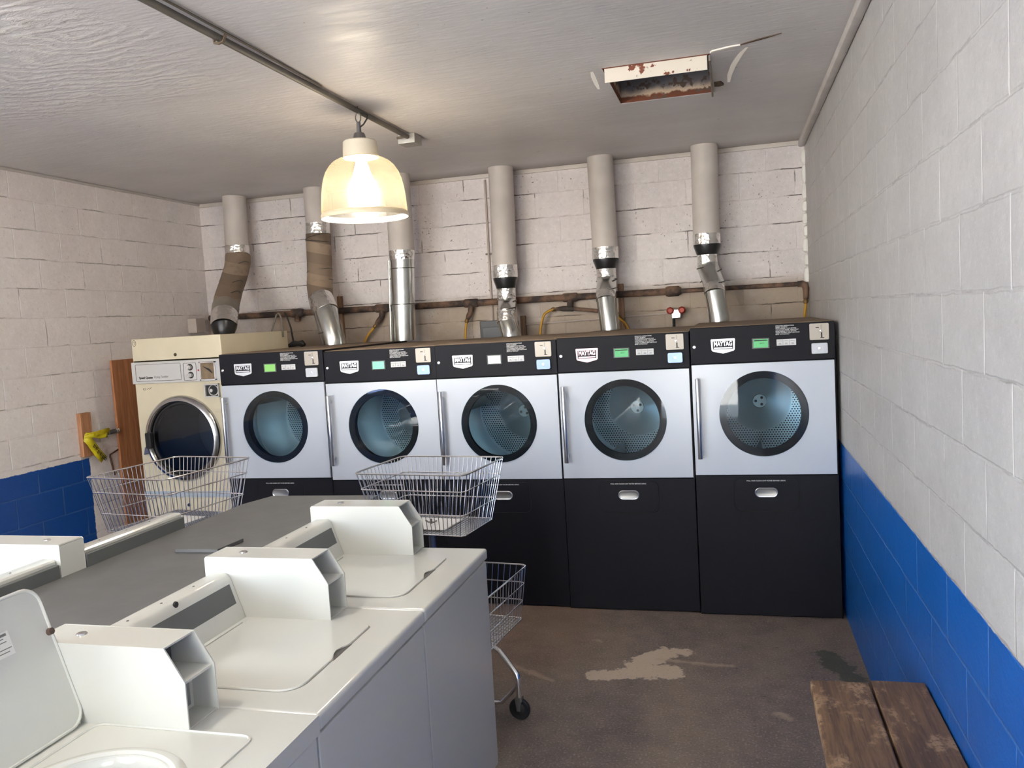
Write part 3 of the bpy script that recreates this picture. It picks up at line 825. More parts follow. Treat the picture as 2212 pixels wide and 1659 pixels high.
# ------------------------------------------------------------------ gas pipe on back wall
gp = thing('gas_pipe', 'rusty black gas pipe running along the back wall above the dryers', 'pipe', (-2.5, 1.735, 1.98))
O = (-2.5, 1.735, 1.98)
MB().tube(shift([(-5.2, 1.735, 1.998), (-2.5, 1.735, 1.981), (-0.99, 1.735, 1.972)], O), 0.027, 16).build('main_pipe', iron, gp)
MB().tube(shift([(-0.99, 1.735, 1.972), (-0.03, 1.735, 1.966)], O), 0.0175, 14).build('end_pipe', iron, gp)
def tee(x, z):
    b = MB()
    b.tube(shift([(x - 0.06, 1.735, z), (x - 0.05, 1.735, z), (x + 0.05, 1.735, z), (x + 0.06, 1.735, z)], O), [0.033, 0.036, 0.036, 0.033], 16)
    b.tube(shift([(x, 1.73, z - 0.02), (x - 0.005, 1.725, z - 0.075)], O), [0.026, 0.024], 14)
    b.build('tee_fitting', iron, gp)
for x, z in ((-4.30, 1.993), (-3.482, 1.988), (-2.671, 1.982), (-1.821, 1.976)): tee(x, z)
MB().tube(shift([(-1.05, 1.735, 1.972), (-1.03, 1.735, 1.972), (-0.95, 1.735, 1.972), (-0.93, 1.735, 1.971)], O), [0.035, 0.042, 0.04, 0.024], 16).build('reducer', iron, gp)
MB().tube(shift([(-0.06, 1.735, 1.966), (-0.03, 1.735, 1.966), (-0.008, 1.735, 1.955), (0.0, 1.735, 1.93), (-0.004, 1.725, 1.85)], O), [0.022, 0.026, 0.027, 0.025, 0.018], 14).build('elbow', iron, gp)
# branch under the fourth tee
MB().tube(shift([(-1.822, 1.725, 1.92), (-1.825, 1.725, 1.885), (-1.60, 1.725, 1.852)], O), [0.018, 0.02, 0.016], 12).build('branch_pipe', iron, gp)
MB().tube(shift([(-1.80, 1.725, 1.884), (-1.88, 1.725, 1.888), (-1.92, 1.725, 1.89), (-1.945, 1.725, 1.888)], O), [0.024, 0.023, 0.016, 0.014], 12).build('branch_fitting', iron, gp)
def nipple(x0, z0, x1, z1):
    MB().tube(shift([(x0, 1.72, z0), (0.5 * (x0 + x1), 1.71, 0.5 * (z0 + z1)), (x1, 1.70, z1)], O), [0.02, 0.023, 0.017], 12).build('shutoff_valve', iron, gp)
nipple(-3.487, 1.915, -3.535, 1.85); nipple(-2.676, 1.91, -2.70, 1.85)
def hose(label, pts):
    root = thing('gas_hose', label, 'hose', pts[-1], group='yellow gas hoses')
    P = shift(pts, pts[-1])
    # smooth it
    Q = []
    for i in range(len(P) - 1):
        p0 = Vector(P[max(i - 1, 0)]); p1 = Vector(P[i]); p2 = Vector(P[i + 1]); p3 = Vector(P[min(i + 2, len(P) - 1)])
        for k in range(6):
            u = k / 6
            Q.append(0.5 * ((2 * p1) + (-p0 + p2) * u + (2 * p0 - 5 * p1 + 4 * p2 - p3) * u * u + (-p0 + 3 * p1 - 3 * p2 + p3) * u ** 3))
    Q.append(Vector(P[-1]))
    MB().tube(Q, 0.0105, 10).build('tube', hose_yellow, root)
    e = Vector(P[1]) - Vector(P[0]); e.normalize()
    p0 = Vector(P[0])
    MB().tube([p0 - e * 0.012, p0, p0 + e * 0.012, p0 + e * 0.022], [0.014, 0.0175, 0.0175, 0.012], 10).build('end_nut', brass, root)
hose('yellow gas hose curving down between the second and third exhaust ducts', [(-3.541, 1.695, 1.838), (-3.575, 1.69, 1.80), (-3.625, 1.68, 1.74), (-3.652, 1.67, 1.66), (-3.655, 1.66, 1.58)])
hose('yellow gas hose hanging straight left of the dark electrical box', [(-2.705, 1.695, 1.838), (-2.713, 1.69, 1.80), (-2.722, 1.68, 1.72), (-2.722, 1.67, 1.65), (-2.72, 1.66, 1.58)])
hose('yellow gas hose looping from the branch pipe beside the fourth tee', [(-1.962, 1.725, 1.888), (-2.0, 1.715, 1.876), (-2.04, 1.70, 1.845), (-2.065, 1.69, 1.77), (-2.078, 1.68, 1.69), (-2.08, 1.66, 1.58)])
hose('short yellow gas hose emerging right of the fifth exhaust duct', [(-1.578, 1.725, 1.850), (-1.50, 1.725, 1.84), (-1.42, 1.70, 1.782), (-1.36, 1.68, 1.71), (-1.33, 1.66, 1.60)])
hose('yellow gas hose dropping down the corner by the right wall', [(-0.006, 1.72, 1.835), (-0.008, 1.715, 1.80), (-0.016, 1.70, 1.74), (-0.02, 1.68, 1.68), (-0.02, 1.66, 1.58)])

# electrical box and conduits on the back wall
eb = thing('electrical_box', 'dark grey electrical box on the back wall behind the fourth exhaust duct', 'box', (-2.475, YB, 1.62))
MB().box(-0.125, 0.125, -0.075, 0.0, 0.0, 0.205, 0.006).build('housing', pr('dark_grey_box', rgb(66, 68, 72), 0.45), eb)
MB().box(-0.10, 0.10, -0.081, -0.074, 0.02, 0.15, 0.004).build('cover', pr('dark_grey_cover', rgb(74, 76, 80), 0.4), eb)
ww = thing('wall_conduit', 'thin vertical conduit down the back wall to the electrical box', 'conduit', (-2.505, YB - 0.012, 1.825))
MB().tube([(0, 0, 0), (0.006, 0, ZC - 0.05 - 1.825)], 0.0095, 8).build('tube', pr('painted_conduit', rgb(186, 172, 164), 0.6), ww)
MB().box(-0.025, 0.03, -0.004, 0.012, 0.55, 0.565, 0.002).build('strap', steel_dk, ww)
wh = thing('wall_conduit', 'thin conduit running across the back wall to the red valve', 'conduit', (-2.26, YB - 0.012, 1.775))
MB().tube([(0, 0, 0), (0.7, 0, 0.013), (1.22, 0, 0.026)], 0.0085, 8).build('tube', pr('painted_conduit', rgb(186, 172, 164), 0.6), wh)
rv = thing('water_valve', 'pair of red-handled chrome valves on the back wall', 'valve', (-0.975, 1.73, 1.80))
MB().box(-0.035, 0.035, -0.02, 0.04, -0.045, 0.03, 0.008).build('body', chrome, rv)
MB().lathe([(0.0, -0.045), (0.018, -0.045), (0.03, -0.03), (0.03, -0.015), (0.01, -0.01), (0.01, 0.01)], (-0.045, 0, 0.02), 'y', n=8).build('handle', pr('red_handle', rgb(176, 58, 40), 0.45), rv)
MB().lathe([(0.0, -0.045), (0.018, -0.045), (0.03, -0.03), (0.03, -0.015), (0.01, -0.01), (0.01, 0.01)], (0.045, 0, 0.02), 'y', n=8).build('handle', MATS['red_handle'], rv)
MB().tube([(-0.02, -0.02, -0.045), (-0.02, -0.03, -0.09), (-0.025, -0.03, -0.2)], 0.012, 8).build('tail_pipe', blackdk, rv)
# timber and conduit bits behind the ducts
stubm = wood_mat('old_brown_batten', rgb(150, 118, 92), rgb(104, 78, 60), 'z')
for (x, z0, z1, lab) in ((-3.893, 1.60, 2.118, 'brown wall batten right behind the second exhaust duct'), (-1.41, 1.60, 2.06, 'brown wall batten right behind the fifth exhaust duct'), (-2.235, 1.60, 1.85, 'brown wall batten right of the duct beside the electrical box')):
    tag(MB().box(-0.022, 0.022, -0.035, 0.0, 0, z1 - z0, 0.003).build('wall_batten', stubm, loc=(x, YB, z0)), lab, 'batten', 'battens behind the ducts')
tag(MB().box(0.0, 0.09, -0.065, 0.065, 0, 0.13, 0.004).build('wall_block', pr('painted_wood_block', rgb(206, 194, 186), 0.55, var=0.15), loc=(XL, 1.53, 1.868)), 'small pinkish white block on the left wall in the back corner', 'block')
bt = thing('bent_tube', 'bent grey tube arching up from the top of the cream dryer', 'tube', (-4.10, 0.95, 1.8425))
MB().tube([(-0.002, 0, 0.0), (0.010, 0, 0.03), (0.022, 0, 0.06), (0.05, 0, 0.125), (0.066, 0, 0.14), (0.082, 0, 0.13), (0.094, 0, 0.09), (0.096, 0, 0.0), (0.096, 0, -0.05)], 0.007, 8).build('tube', steel_dk, bt)
cbk = thing('black_cable', 'black cable hanging from the gas pipe onto the leftmost black dryer', 'cable', (-3.97, 1.1, 1.7025))
MB().tube([(-0.44, 0.60, 0.30), (-0.33, 0.45, 0.255), (-0.16, 0.2, 0.16), (-0.05, 0.03, 0.045)], 0.0075, 8).build('lead', blackdk, cbk)
MB().tube([(-0.07, -0.02, 0.014), (-0.03, 0.0, 0.03), (0.01, 0.0, 0.028), (0.04, 0.01, 0.028), (0.065, 0.0, 0.016)], [0.012, 0.026, 0.02, 0.028, 0.014], 8).build('plug', blackdk, cbk)

# ------------------------------------------------------------------ black-and-white dryers
D_W, D_D = 0.397, 1.50
screen_mats = {}
def dryer(k, label, y, zo, screen, badge_col, vault_col, rot):
    xc = -(5 - k) * 0.8 - 0.397
    root = thing('tumble_dryer', label, 'dryer', (xc, y, 0), group='black and white dryers in a row')
    zt, zp, zw = 1.694 + zo, 1.4796 + zo, 0.8281 + zo
    wz = 1.182 + zo
    dep = D_D
    W = D_W
    b = MB()
    b.box(-W, -W + 0.004, 0.012, dep, 0.0, zt - 0.002)
    b.box(W - 0.004, W, 0.012, dep, 0.0, zt - 0.002)
    b.box(-W + 0.004, W - 0.004, dep - 0.004, dep, 0.0, zt - 0.006)
    b.box(-W + 0.001, W - 0.001, 0.013, dep - 0.001, zt - 0.006, zt - 0.001)
    b.box(-W + 0.004, W - 0.004, 0.05, dep - 0.004, 0.0, 0.01)
    b.plate_hole('xz', -W + 0.004, W - 0.004, zw - 0.01, zp + 0.01, 0, wz, 0.236, 0.033, 0.037)
    b.build('cabinet', black, root)
    MB().box(-W + 0.002, W - 0.002, 0.03, dep - 0.01, zt - 0.001, zt + 0.003).build('dust_layer', pr('brown_dust', rgb(138, 118, 98), 0.9, var=0.25, vscale=9), root)
    # control panel
    cp = MB().box(-W, W, 0.0, 0.045, zp + 0.003, zt, 0.006).build('control_panel', black, root)
    xl = lambda x: x + 0.397        # measured from the fifth dryer
    z_ = lambda dz: zt + dz
    MB().lathe([(0.0, -0.004), (0.008, -0.003), (0.0105, 0.0)], (xl(-0.771), 0, z_(-0.111)), 'y', n=16).build('screw', chrome, cp)
    cx, cz = xl(-0.609), z_(-0.112)
    bw, bh = 0.0685, 0.043
    sh = [(cx - bw, cz + bh - 0.004), (cx - bw + 0.004, cz + bh), (cx + bw - 0.004, cz + bh), (cx + bw, cz + bh - 0.004), (cx + bw - 0.003, cz - bh + 0.022), (cx + bw - 0.010, cz - bh + 0.014), (cx, cz - bh), (cx - bw + 0.010, cz - bh + 0.014), (cx - bw + 0.003, cz - bh + 0.022)]
    MB().prism(sh, 'xz', -0.003, 0.0, 0.0008, 1).build('badge', badge_col, cp)
    MB().box(cx - bw + 0.012, cx + bw - 0.012, -0.0036, -0.002, cz - 0.017, cz + 0.030).build('badge_field', black, cp)
    text('badge_lettering', 'MAYTAG', 0.036, badge_col, cp, cx, -0.0042, cz + 0.013, bold=0.0016, width=0.102)
    MB().box(cx - bw + 0.017, cx + bw - 0.017, -0.0042, -0.003, cz - 0.0135, cz - 0.006).build('badge_bar', badge_col, cp)
    # display
    MB().box(xl(-0.448), xl(-0.352), -0.003, 0.0, z_(-0.136), z_(-0.076), 0.0015, 1).build('display_frame', pr('dark_display_frame', rgb(74, 82, 80), 0.4), cp)
    MB().box(xl(-0.440), xl(-0.360), -0.0036, -0.002, z_(-0.130), z_(-0.082)).build('display_screen', screen, cp)
    if k >= 4:
        MB().box(xl(-0.436), xl(-0.364), -0.004, -0.003, z_(-0.092), z_(-0.087)).build('display_text', letter_black, cp)
        MB().tube([(xl(-0.405), -0.004, z_(-0.108)), (xl(-0.400), -0.004, z_(-0.102)), (xl(-0.385), -0.004, z_(-0.102)), (xl(-0.380), -0.004, z_(-0.108)), (xl(-0.405), -0.004, z_(-0.108))], 0.0008, 4).build('display_text', letter_black, cp)
    # cycle buttons
    MB().box(xl(-0.313), xl(-0.208), -0.002, 0.0, z_(-0.124), z_(-0.088), 0.001, 1).build('button_pad', pr('button_grey', rgb(206, 206, 208), 0.45), cp)
    lines = MB()
    for xx in (-0.279, -0.244): lines.box(xl(xx) - 0.0008, xl(xx) + 0.0008, -0.0026, -0.001, z_(-0.121), z_(-0.091))
    for x0 in (-0.309, -0.275, -0.240):
        lines.box(xl(x0), xl(x0 + 0.026), -0.0026, -0.001, z_(-0.0985), z_(-0.097))
        lines.box(xl(x0 + 0.006), xl(x0 + 0.022), -0.0026, -0.001, z_(-0.117), z_(-0.1145))
        lines.box(xl(x0 + 0.008), xl(x0 + 0.020), -0.0026, -0.001, z_(-0.1115), z_(-0.1095))
    lines.build('button_markings', pr('button_print', rgb(110, 110, 114), 0.5), cp)
    text('instructions', 'OPERATING INSTRUCTIONS\n*INSERT PAYMENT\n*PUSH DESIRED CYCLE SETTING\n*TO RESTART DRYER - PUSH START\n*PUSH DESIRED CYCLE SETTING\n*INSERT PAYMENT AND PUSH START\nBACK TO THE START', 0.0078, letter_white, cp, xl(-0.317), -0.0005, z_(-0.036), align='LEFT', bold=0.00012, spacing=1.02)
    # coin plate and coin vault
    MB().prism(rrect(xl(-0.135), xl(-0.033), z_(-0.101), z_(-0.009), 0.006), 'xz', -0.004, 0.0, 0.001, 1).build('coin_plate', pr('tan_brushed_plate', rgb(168, 160, 150), 0.4, 0.25), cp)
    sl = MB()
    sl.box(xl(-0.071) - 0.0035, xl(-0.071) + 0.0035, -0.0048, -0.003, z_(-0.088), z_(-0.060))
    sl.box(xl(-0.078), xl(-0.058), -0.0048, -0.003, z_(-0.091), z_(-0.087))
    sl.box(xl(-0.0735) - 0.0006, xl(-0.0735) + 0.0006, -0.0048, -0.003, z_(-0.040), z_(-0.016))
    sl.box(xl(-0.102), xl(-0.084), -0.0045, -0.003, z_(-0.034), z_(-0.030))
    sl.build('coin_slot', letter_black, cp)
    MB().lathe([(0.0, -0.010), (0.006, -0.009), (0.008, -0.004)], (xl(-0.0755), 0, z_(-0.050)), 'y', n=16).build('coin_return_button', chrome, cp)
    MB().prism(rrect(xl(-0.134), xl(-0.034), z_(-0.186), z_(-0.112), 0.004), 'xz', -0.002, 0.0).build('coin_vault_surround', darkgap, cp)
    MB().prism(rrect(xl(-0.127), xl(-0.042), z_(-0.178), z_(-0.119), 0.005), 'xz', -0.014, -0.001, 0.0025, 2).build('coin_vault', vault_col, cp)
    MB().lathe([(0.0, -0.0175), (0.007, -0.017), (0.008, -0.013)], (xl(-0.085), 0, z_(-0.148)), 'y', n=16).build('coin_vault_lock', chrome, cp)
    # door
    dr = MB().plate_hole('xz', -W + 0.002, W - 0.008, zw, zp - 0.002, 0, wz, 0.2475, 0.0, 0.03).build('door', dryer_white, root)
    MB().lathe([(0.2465, 0.001), (0.206, 0.001), (0.206, 0.03), (0.228, 0.045), (0.228, 0.09), (0.2465, 0.09)], (0, 0, wz), 'y', n=96, closed=True).build('window_ring', pr('black_window_ring', rgb(17, 17, 22), 0.6, spec=0.15), dr)
    MB().lathe([(0.0, -0.004), (0.248, -0.004)], (0, 0, wz), 'y', n=96).build('window_glass', door_glass, dr)
    hx = xl(-0.760)
    MB().tube([(hx, -0.045, zw + 0.103), (hx, -0.045, zw + 0.106), (hx, -0.045, zw + 0.570), (hx, -0.045, zw + 0.573)], [0.0125, 0.0138, 0.0138, 0.0125], 16).build('handle', silver, dr)
    for zz_ in (zw + 0.15, zw + 0.53):
        MB().tube([(hx, -0.045, zz_), (hx, 0.0, zz_)], 0.008, 10).build('handle_post', silver, dr)
    # drum
    dc = (0, 0, wz)
    MB().lathe([(0.24, 0.09), (0.352, 0.10), (0.352, 0.15), (0.356, 0.155), (0.356, 0.33), (0.35, 0.335), (0.356, 0.34), (0.356, 0.76)], dc, 'y', n=72).build('drum', drum_steel, root)
    bk = MB().lathe([(0.356, 0.0), (0.21, 0.0), (0.20, -0.003), (0.05, -0.075), (0.045, -0.078), (0.0, -0.078)], (0, 0, 1.182), 'y', n=72).build('drum_back', drum_back, root, sharp=60)
    bk.location = (0, 0.76, zo)
    hb = MB().lathe([(0.0, -0.084), (0.043, -0.084), (0.046, -0.078)], (0, 0, 0), 'y', n=32).build('hub', pr('grey_hub', rgb(120, 130, 134), 0.45, 0.6), root)
    hb.location = (0, 0.76, wz)
    hh = MB()
    for a in (rot + 0.5, rot + 0.5 + 2 * pi / 3, rot + 0.5 + 4 * pi / 3):
        hh.lathe([(0.0, -0.0855), (0.009, -0.0855), (0.009, -0.08)], (0.025 * cos(a), 0, 0.025 * sin(a)), 'y', n=14)
    hh.build('hub_holes', darkgap, hb)
    for q in range(3):
        a = rot + q * 2 * pi / 3
        bfm = MB().prism([(0.357, -0.05), (0.357, 0.05), (0.275, 0.008), (0.265, 0.0), (0.275, -0.008)], 'xz', 0.16, 0.74)
        bo = bfm.build('baffle', drum_steel, root)
        bo.location = (0, 0, wz); bo.rotation_euler = (0, -a, 0)
    # lower panel with lint door
    lo = MB().box(-W, W, 0.004, 0.034, 0.006, zw - 0.006, 0.004).build('lower_panel', black, root)
    lx0, lx1, lz0, lz1 = -0.181, 0.181, 0.612 + zo, 0.806 + zo
    g = MB()
    outl = rrect(lx0, lx1, lz0, lz1, 0.04, 10)
    g.tube([(p[0], 0.0035, p[1]) for p in outl], 0.0022, 6, closed=True)
    g.build('lint_door_seam', darkgap, lo)
    MB().prism(rrect(lx0 + 0.004, lx1 - 0.004, lz0 + 0.004, lz1 - 0.004, 0.037, 10), 'xz', 0.0022, 0.02, 0.001, 1).build('lint_door', black, lo)
    hz = 0.7225 + zo
    ring = rrect(-0.060, 0.060, hz - 0.0245, hz + 0.0245, 0.0244, 10)
    MB().tube([(p[0], 0.001, p[1]) for p in ring], 0.0042, 8, closed=True).build('lint_handle_ring', silver, lo)
    b = MB(); n = len(ring)
    r0 = [b.bm.verts.new((p[0], 0.0005, p[1])) for p in ring]
    r1 = [b.bm.verts.new((p[0] * 0.93, 0.0018, hz + (p[1] - hz) * 0.72)) for p in ring]
    for i in range(n): b.bm.faces.new((r0[i], r0[(i + 1) % n], r1[(i + 1) % n], r1[i]))
    b.bm.faces.new(r1)
    b.build('lint_handle_cup', pr('satin_cup', rgb(150, 148, 146), 0.35, 0.8), lo)
    text('lint_notice', 'PULL AND CLEAN LINT FILTER BEFORE USING', 0.0098, letter_white, lo, -0.0, 0.0015, 0.791 + zo, bold=0.0001, width=0.215)
    return root
def screen(name, c, e):
    return pr(name, c, 0.25, emis=e, ecol=c)
badge_silver = pr('badge_silver', rgb(226, 228, 234), 0.35, 0.3)
badge_pink = pr('badge_pink_tinted', rgb(236, 196, 206), 0.35, 0.3)
vw = pr('vault_reflect_white', rgb(190, 193, 200), 0.35, 0.1)  # pale reflection on the steel vaults, painted into the base colour
vb = pr('vault_reflect_blue', rgb(96, 112, 150), 0.25, 0.6)  # bluish reflection on the same steel, painted as its colour
dryer(1, 'black and white tumble dryer beside the cream dryer, half behind the left basket', 0.0545, 0.0054, screen('screen_pale_green', rgb(120, 176, 96), 0.25), badge_silver, vw, 0.5)
dryer(2, 'black and white tumble dryer with the straight shiny duct, between two basket tops', 0.051, -0.0097, screen('screen_mint', rgb(86, 176, 140), 0.25), badge_silver, vb, 0.25)
dryer(3, 'black and white tumble dryer with a washed-out white display, directly behind the right basket', 0.0212, -0.0063, screen('screen_washed_out', rgb(206, 226, 206), 0.3), badge_silver, vb, 2.9)
dryer(4, 'black and white tumble dryer with a pink-tinted badge', 0.0, 0.0, screen('screen_green', rgb(40, 150, 84), 0.22), badge_pink, vb, 0.1)
dryer(5, 'black and white tumble dryer standing against the right wall', -0.0222, 0.0187, screen('screen_deep_green', rgb(36, 146, 74), 0.22), badge_silver, vw, 4.71)

# ------------------------------------------------------------------ old cream dryer
def old_dryer():
    y0 = 0.13
    X0, X1, ZT = -4.752, -4.014, 1.84
    root = thing('old_tumble_dryer', 'old cream tumble dryer with a chrome porthole next to the wood plank', 'dryer', ((X0 + X1) / 2, y0, 0))
    ox = (X0 + X1) / 2
    W = (X1 - X0) / 2
    L = lambda x: x - ox
    dep = 0.90
    dcx, dcz = L(-4.385), 1.112
    b = MB()
    b.box(-W, -W + 0.004, 0.0, dep, 0.0, ZT); b.box(W - 0.004, W, 0.0, dep, 0.0, ZT)
    b.box(-W + 0.004, W - 0.004, dep - 0.004, dep, 0.0, ZT - 0.005); b.box(-W + 0.0005, W - 0.0005, 0.0005, dep - 0.0005, ZT - 0.004, ZT + 0.0005)
    b.box(-W + 0.004, W - 0.004, 0.012, dep - 0.004, 0.001, 0.01)
    b.plate_hole('xz', -W + 0.004, W - 0.004, 0.70, 1.52, dcx, dcz, 0.285, 0.0, 0.012)
    b.box(-W + 0.004, W - 0.004, 0.002, 0.014, 0.02, 0.70)
    b.build('cabinet', cream, root)
    top = MB().box(-W + 0.001, W - 0.001, -0.006, 0.02, 1.682, ZT + 0.002, 0.006).build('top_panel', cream, root)
    MB().lathe([(0.0, -0.012), (0.010, -0.012), (0.012, -0.006)], (L(-4.39), 0, 1.716), 'y', n=16).build('lock', pr('dark_lock', rgb(80, 72, 60), 0.5, 0.5), top)
    e = [(L(-4.726) + 0.014 * cos(a), -0.0065, 1.812 + 0.022 * sin(a)) for a in [2 * pi * i / 20 for i in range(20)]]
    m_ = MB(); m_.tube(e, 0.0013, 4, closed=True); m_.tube([(L(-4.729), -0.0065, 1.818), (L(-4.724), -0.0065, 1.824), (L(-4.724), -0.0065, 1.802)], 0.0013, 4)
    m_.build('pen_mark', letter_black, top)
    strip_m = pr('silver_white_trim', rgb(206, 204, 202), 0.35, 0.2)
    cs = MB().box(-W - 0.006, W + 0.0, -0.022, 0.005, 1.518, 1.674, 0.004).build('control_strip', strip_m, root)
    def outline(x0, x1, z0, z1, nm):
        MB().tube([(p[0], -0.0225, p[1]) for p in rrect(x0, x1, z0, z1, 0.006, 3)], 0.0013, 4, closed=True).build(nm, letter_black, cs)
    outline(L(-4.722), L(-4.345), 1.536, 1.656, 'name_plate_outline')
    outline(L(-4.322), L(-4.218), 1.53, 1.652, 'knob_panel_outline')
    text('name_lettering', 'Speed Queen', 0.022, letter_black, cs, L(-4.640), -0.0225, 1.561, bold=0.0008, width=0.115)
    text('name_lettering', 'Drying Tumbler', 0.022, pr('grey_script', rgb(120, 116, 112), 0.5), cs, L(-4.513), -0.0225, 1.563, shear=0.3, width=0.12)
    for xx, zz in ((-4.272, 1.622), (-4.270, 1.566)):
        MB().lathe([(0.0, -0.03), (0.012, -0.03), (0.015, -0.022), (0.017, -0.0)], (L(xx), -0.02, zz), 'y', n=24).build('knob', chrome, cs)
        MB().lathe([(0.015, -0.003), (0.024, -0.0025), (0.024, 0.0)], (L(xx) + 0.004, -0.021, zz), 'y', n=24).build('knob_base', letter_black, cs)
    fr = MB()
    x0, x1, z0, z1 = L(-4.186), L(-4.056), 1.523, 1.658
    for bx in ((x0, x0 + 0.012, z0, z1), (x1 - 0.012, x1, z0, z1), (x0, x1, z0, z0 + 0.012), (x0, x1, z1 - 0.012, z1)):
        fr.box(bx[0], bx[1], -0.036, -0.02, bx[2], bx[3], 0.002, 1)
    fr.build('timer_frame', chrome, cs)
    MB().box(x0 + 0.01, x1 - 0.01, -0.026, -0.021, z0 + 0.01, z1 - 0.01).build('timer_face', pr('brown_timer_face', rgb(142, 122, 98), 0.4, 0.3, var=0.3, vscale=30), cs)
    MB().prism([(x0 + 0.03, z1 - 0.035), (x1 - 0.03, z0 + 0.05), (x1 - 0.045, z0 + 0.075), (x1 - 0.06, z0 + 0.085)], 'xz', -0.032, -0.026).build('timer_needle', letter_black, cs)
    MB().box(L(-4.206), L(-4.194), -0.024, -0.021, 1.592, 1.604).build('red_mark', pr('red_print', rgb(176, 60, 56), 0.5), cs)
    # coin mechanism
    cx0, cx1, cz0, cz1 = L(-4.172), L(-4.054), 1.402, 1.498
    cm = MB()
    for bx in ((cx0, cx0 + 0.009, cz0, cz1), (cx1 - 0.009, cx1, cz0, cz1), (cx0, cx1, cz0, cz0 + 0.009), (cx0, cx1, cz1 - 0.009, cz1)):
        cm.box(bx[0], bx[1], -0.02, 0.0, bx[2], bx[3], 0.0015, 1)
    cmo = cm.build('coin_box', strip_m, root)
    MB().box(cx0 + 0.008, cx1 - 0.008, -0.006, -0.0, cz0 + 0.008, cz1 - 0.008).build('coin_recess', letter_black, cmo)
    MB().prism(rrect(cx0 + 0.03, cx1 - 0.012, cz0 + 0.012, cz1 - 0.012, 0.03), 'xz', -0.009, -0.004).build('coin_dial_plate', strip_m, cmo)
    MB().lathe([(0.0, -0.010), (0.034, -0.010), (0.034, -0.004)], (L(-4.103), 0, 1.452), 'y', n=28).build('coin_dial', letter_black, cmo)
    MB().lathe([(0.0, -0.03), (0.012, -0.03), (0.015, -0.01)], (L(-4.108), 0, 1.451), 'y', n=20).build('coin_knob', chrome, cmo)
    # scribble
    sb = MB()
    sb.tube([(L(-4.678) + 0.012 * cos(a), -0.001, 1.478 + 0.006 * sin(a)) for a in [2 * pi * i / 14 for i in range(14)]], 0.0012, 4, closed=True)
    sb.tube([(L(-4.655), -0.001, 1.475), (L(-4.645), -0.001, 1.482), (L(-4.635), -0.001, 1.476), (L(-4.620), -0.001, 1.488)], 0.0016, 4)
    sb.build('pen_scribble', letter_black, root)
    # porthole door
    dm = pr('worn_chrome_ring', (0.62, 0.62, 0.63, 1), 0.22, 1.0, var=0.2)
    dr = MB().lathe([(0.312, 0.0), (0.312, -0.012), (0.306, -0.024), (0.292, -0.040), (0.276, -0.044), (0.268, -0.034), (0.262, -0.012), (0.255, 0.05), (0.27, 0.05), (0.29, 0.0)], (dcx, 0, dcz), 'y', n=96, closed=True).build('door', dm, root)
    MB().lathe([(0.263, -0.013), (0.250, -0.014), (0.242, 0.0), (0.262, 0.01)], (dcx + 0.008, 0, dcz), 'y', n=72, closed=True).build('window_gasket', blackdk, dr)
    MB().lathe([(0.0, -0.016), (0.12, -0.0145), (0.262, -0.008)], (dcx + 0.005, 0, dcz), 'y', n=72).build('window_glass', glass_mat('old_dryer_glass', (0.55, 0.6, 0.68, 1), 1.5), dr)
    MB().box(L(-4.672), L(-4.625), -0.056, -0.02, 1.05, 1.165, 0.008).build('latch', blackdk, dr)
    MB().prism([(L(-4.715), 1.00), (L(-4.66), 1.01), (L(-4.655), 1.055), (L(-4.70), 1.06)], 'xz', -0.03, -0.01, 0.003, 1).build('latch_plate', dm, dr)
    MB().box(L(-4.10), L(-4.03), -0.012, 0.0, 1.295, 1.32, 0.003).build('hinge', cream, dr)
    MB().lathe([(0.27, 0.02), (0.31, 0.05), (0.31, 0.6), (0.0, 0.6)], (dcx, 0, dcz), 'y', n=64).build('drum', pr('dark_drum_steel', (0.16, 0.18, 0.22, 1), 0.4, 0.8), root)
    # lint band and base panel
    MB().box(-W, W, -0.010, 0.004, 0.685, 0.728, 0.003).build('lint_band', pr('bluish_band', rgb(176, 188, 202), 0.35), root)
    MB().box(-W + 0.004, W - 0.004, -0.004, 0.004, 0.03, 0.675, 0.003).build('base_panel', cream, root)
    MB().lathe([(0.0, -0.012), (0.011, -0.012), (0.013, -0.004)], (L(-4.387), 0, 0.628), 'y', n=16).build('lock', pr('dark_blue_lock', rgb(48, 56, 84), 0.4, 0.4), root)
    return root
old_dryer()

# ------------------------------------------------------------------ left wall bits
plank_m = wood_mat('reddish_plywood', rgb(206, 142, 98), rgb(164, 106, 70), 'z', 0.7)
plk = MB().box(0, 0.02, 0, 0.36, 0, 1.69, 0.002).build('wood_plank', plank_m, loc=(XL + 0.012, 0.45, 0.0))
tag(plk, 'tall reddish wood plank leaning on the left wall beside the cream dryer', 'plank')
blk_m = wood_mat('raw_pine', rgb(200, 148, 110), rgb(160, 110, 78), 'z', 1.2)
tag(MB().box(0, 0.038, 0, 0.10, 0, 0.325, 0.002).build('wood_block', blk_m, loc=(XL, 0.075, 0.995)), 'short raw wood block fixed to the left wall above the blue paint', 'block')
nz = thing('pipe_nozzle', 'short grey pipe end poking out beside the tall wood plank', 'pipe', (XL + 0.06, 0.40, 1.145))
MB().tube([(0, -0.09, -0.002), (0, -0.02, 0.0)], 0.018, 14).build('pipe', pr('grey_rubber', rgb(84, 80, 80), 0.5), nz)
for q in (0.0, 0.018):
    MB().tube([(0, -0.02 + q, 0.0), (0, -0.008 + q, 0.0)], 0.023, 14).build('ring', chrome, nz)
MB().tube([(0, 0.0, 0.0), (-0.02, 0.03, 0.0), (-0.06, 0.04, 0.0)], 0.016, 12).build('elbow', MATS['grey_rubber'], nz)
tape_m = pr('yellow_barrier_tape', rgb(222, 206, 42), 0.4, var=0.15, vscale=40)
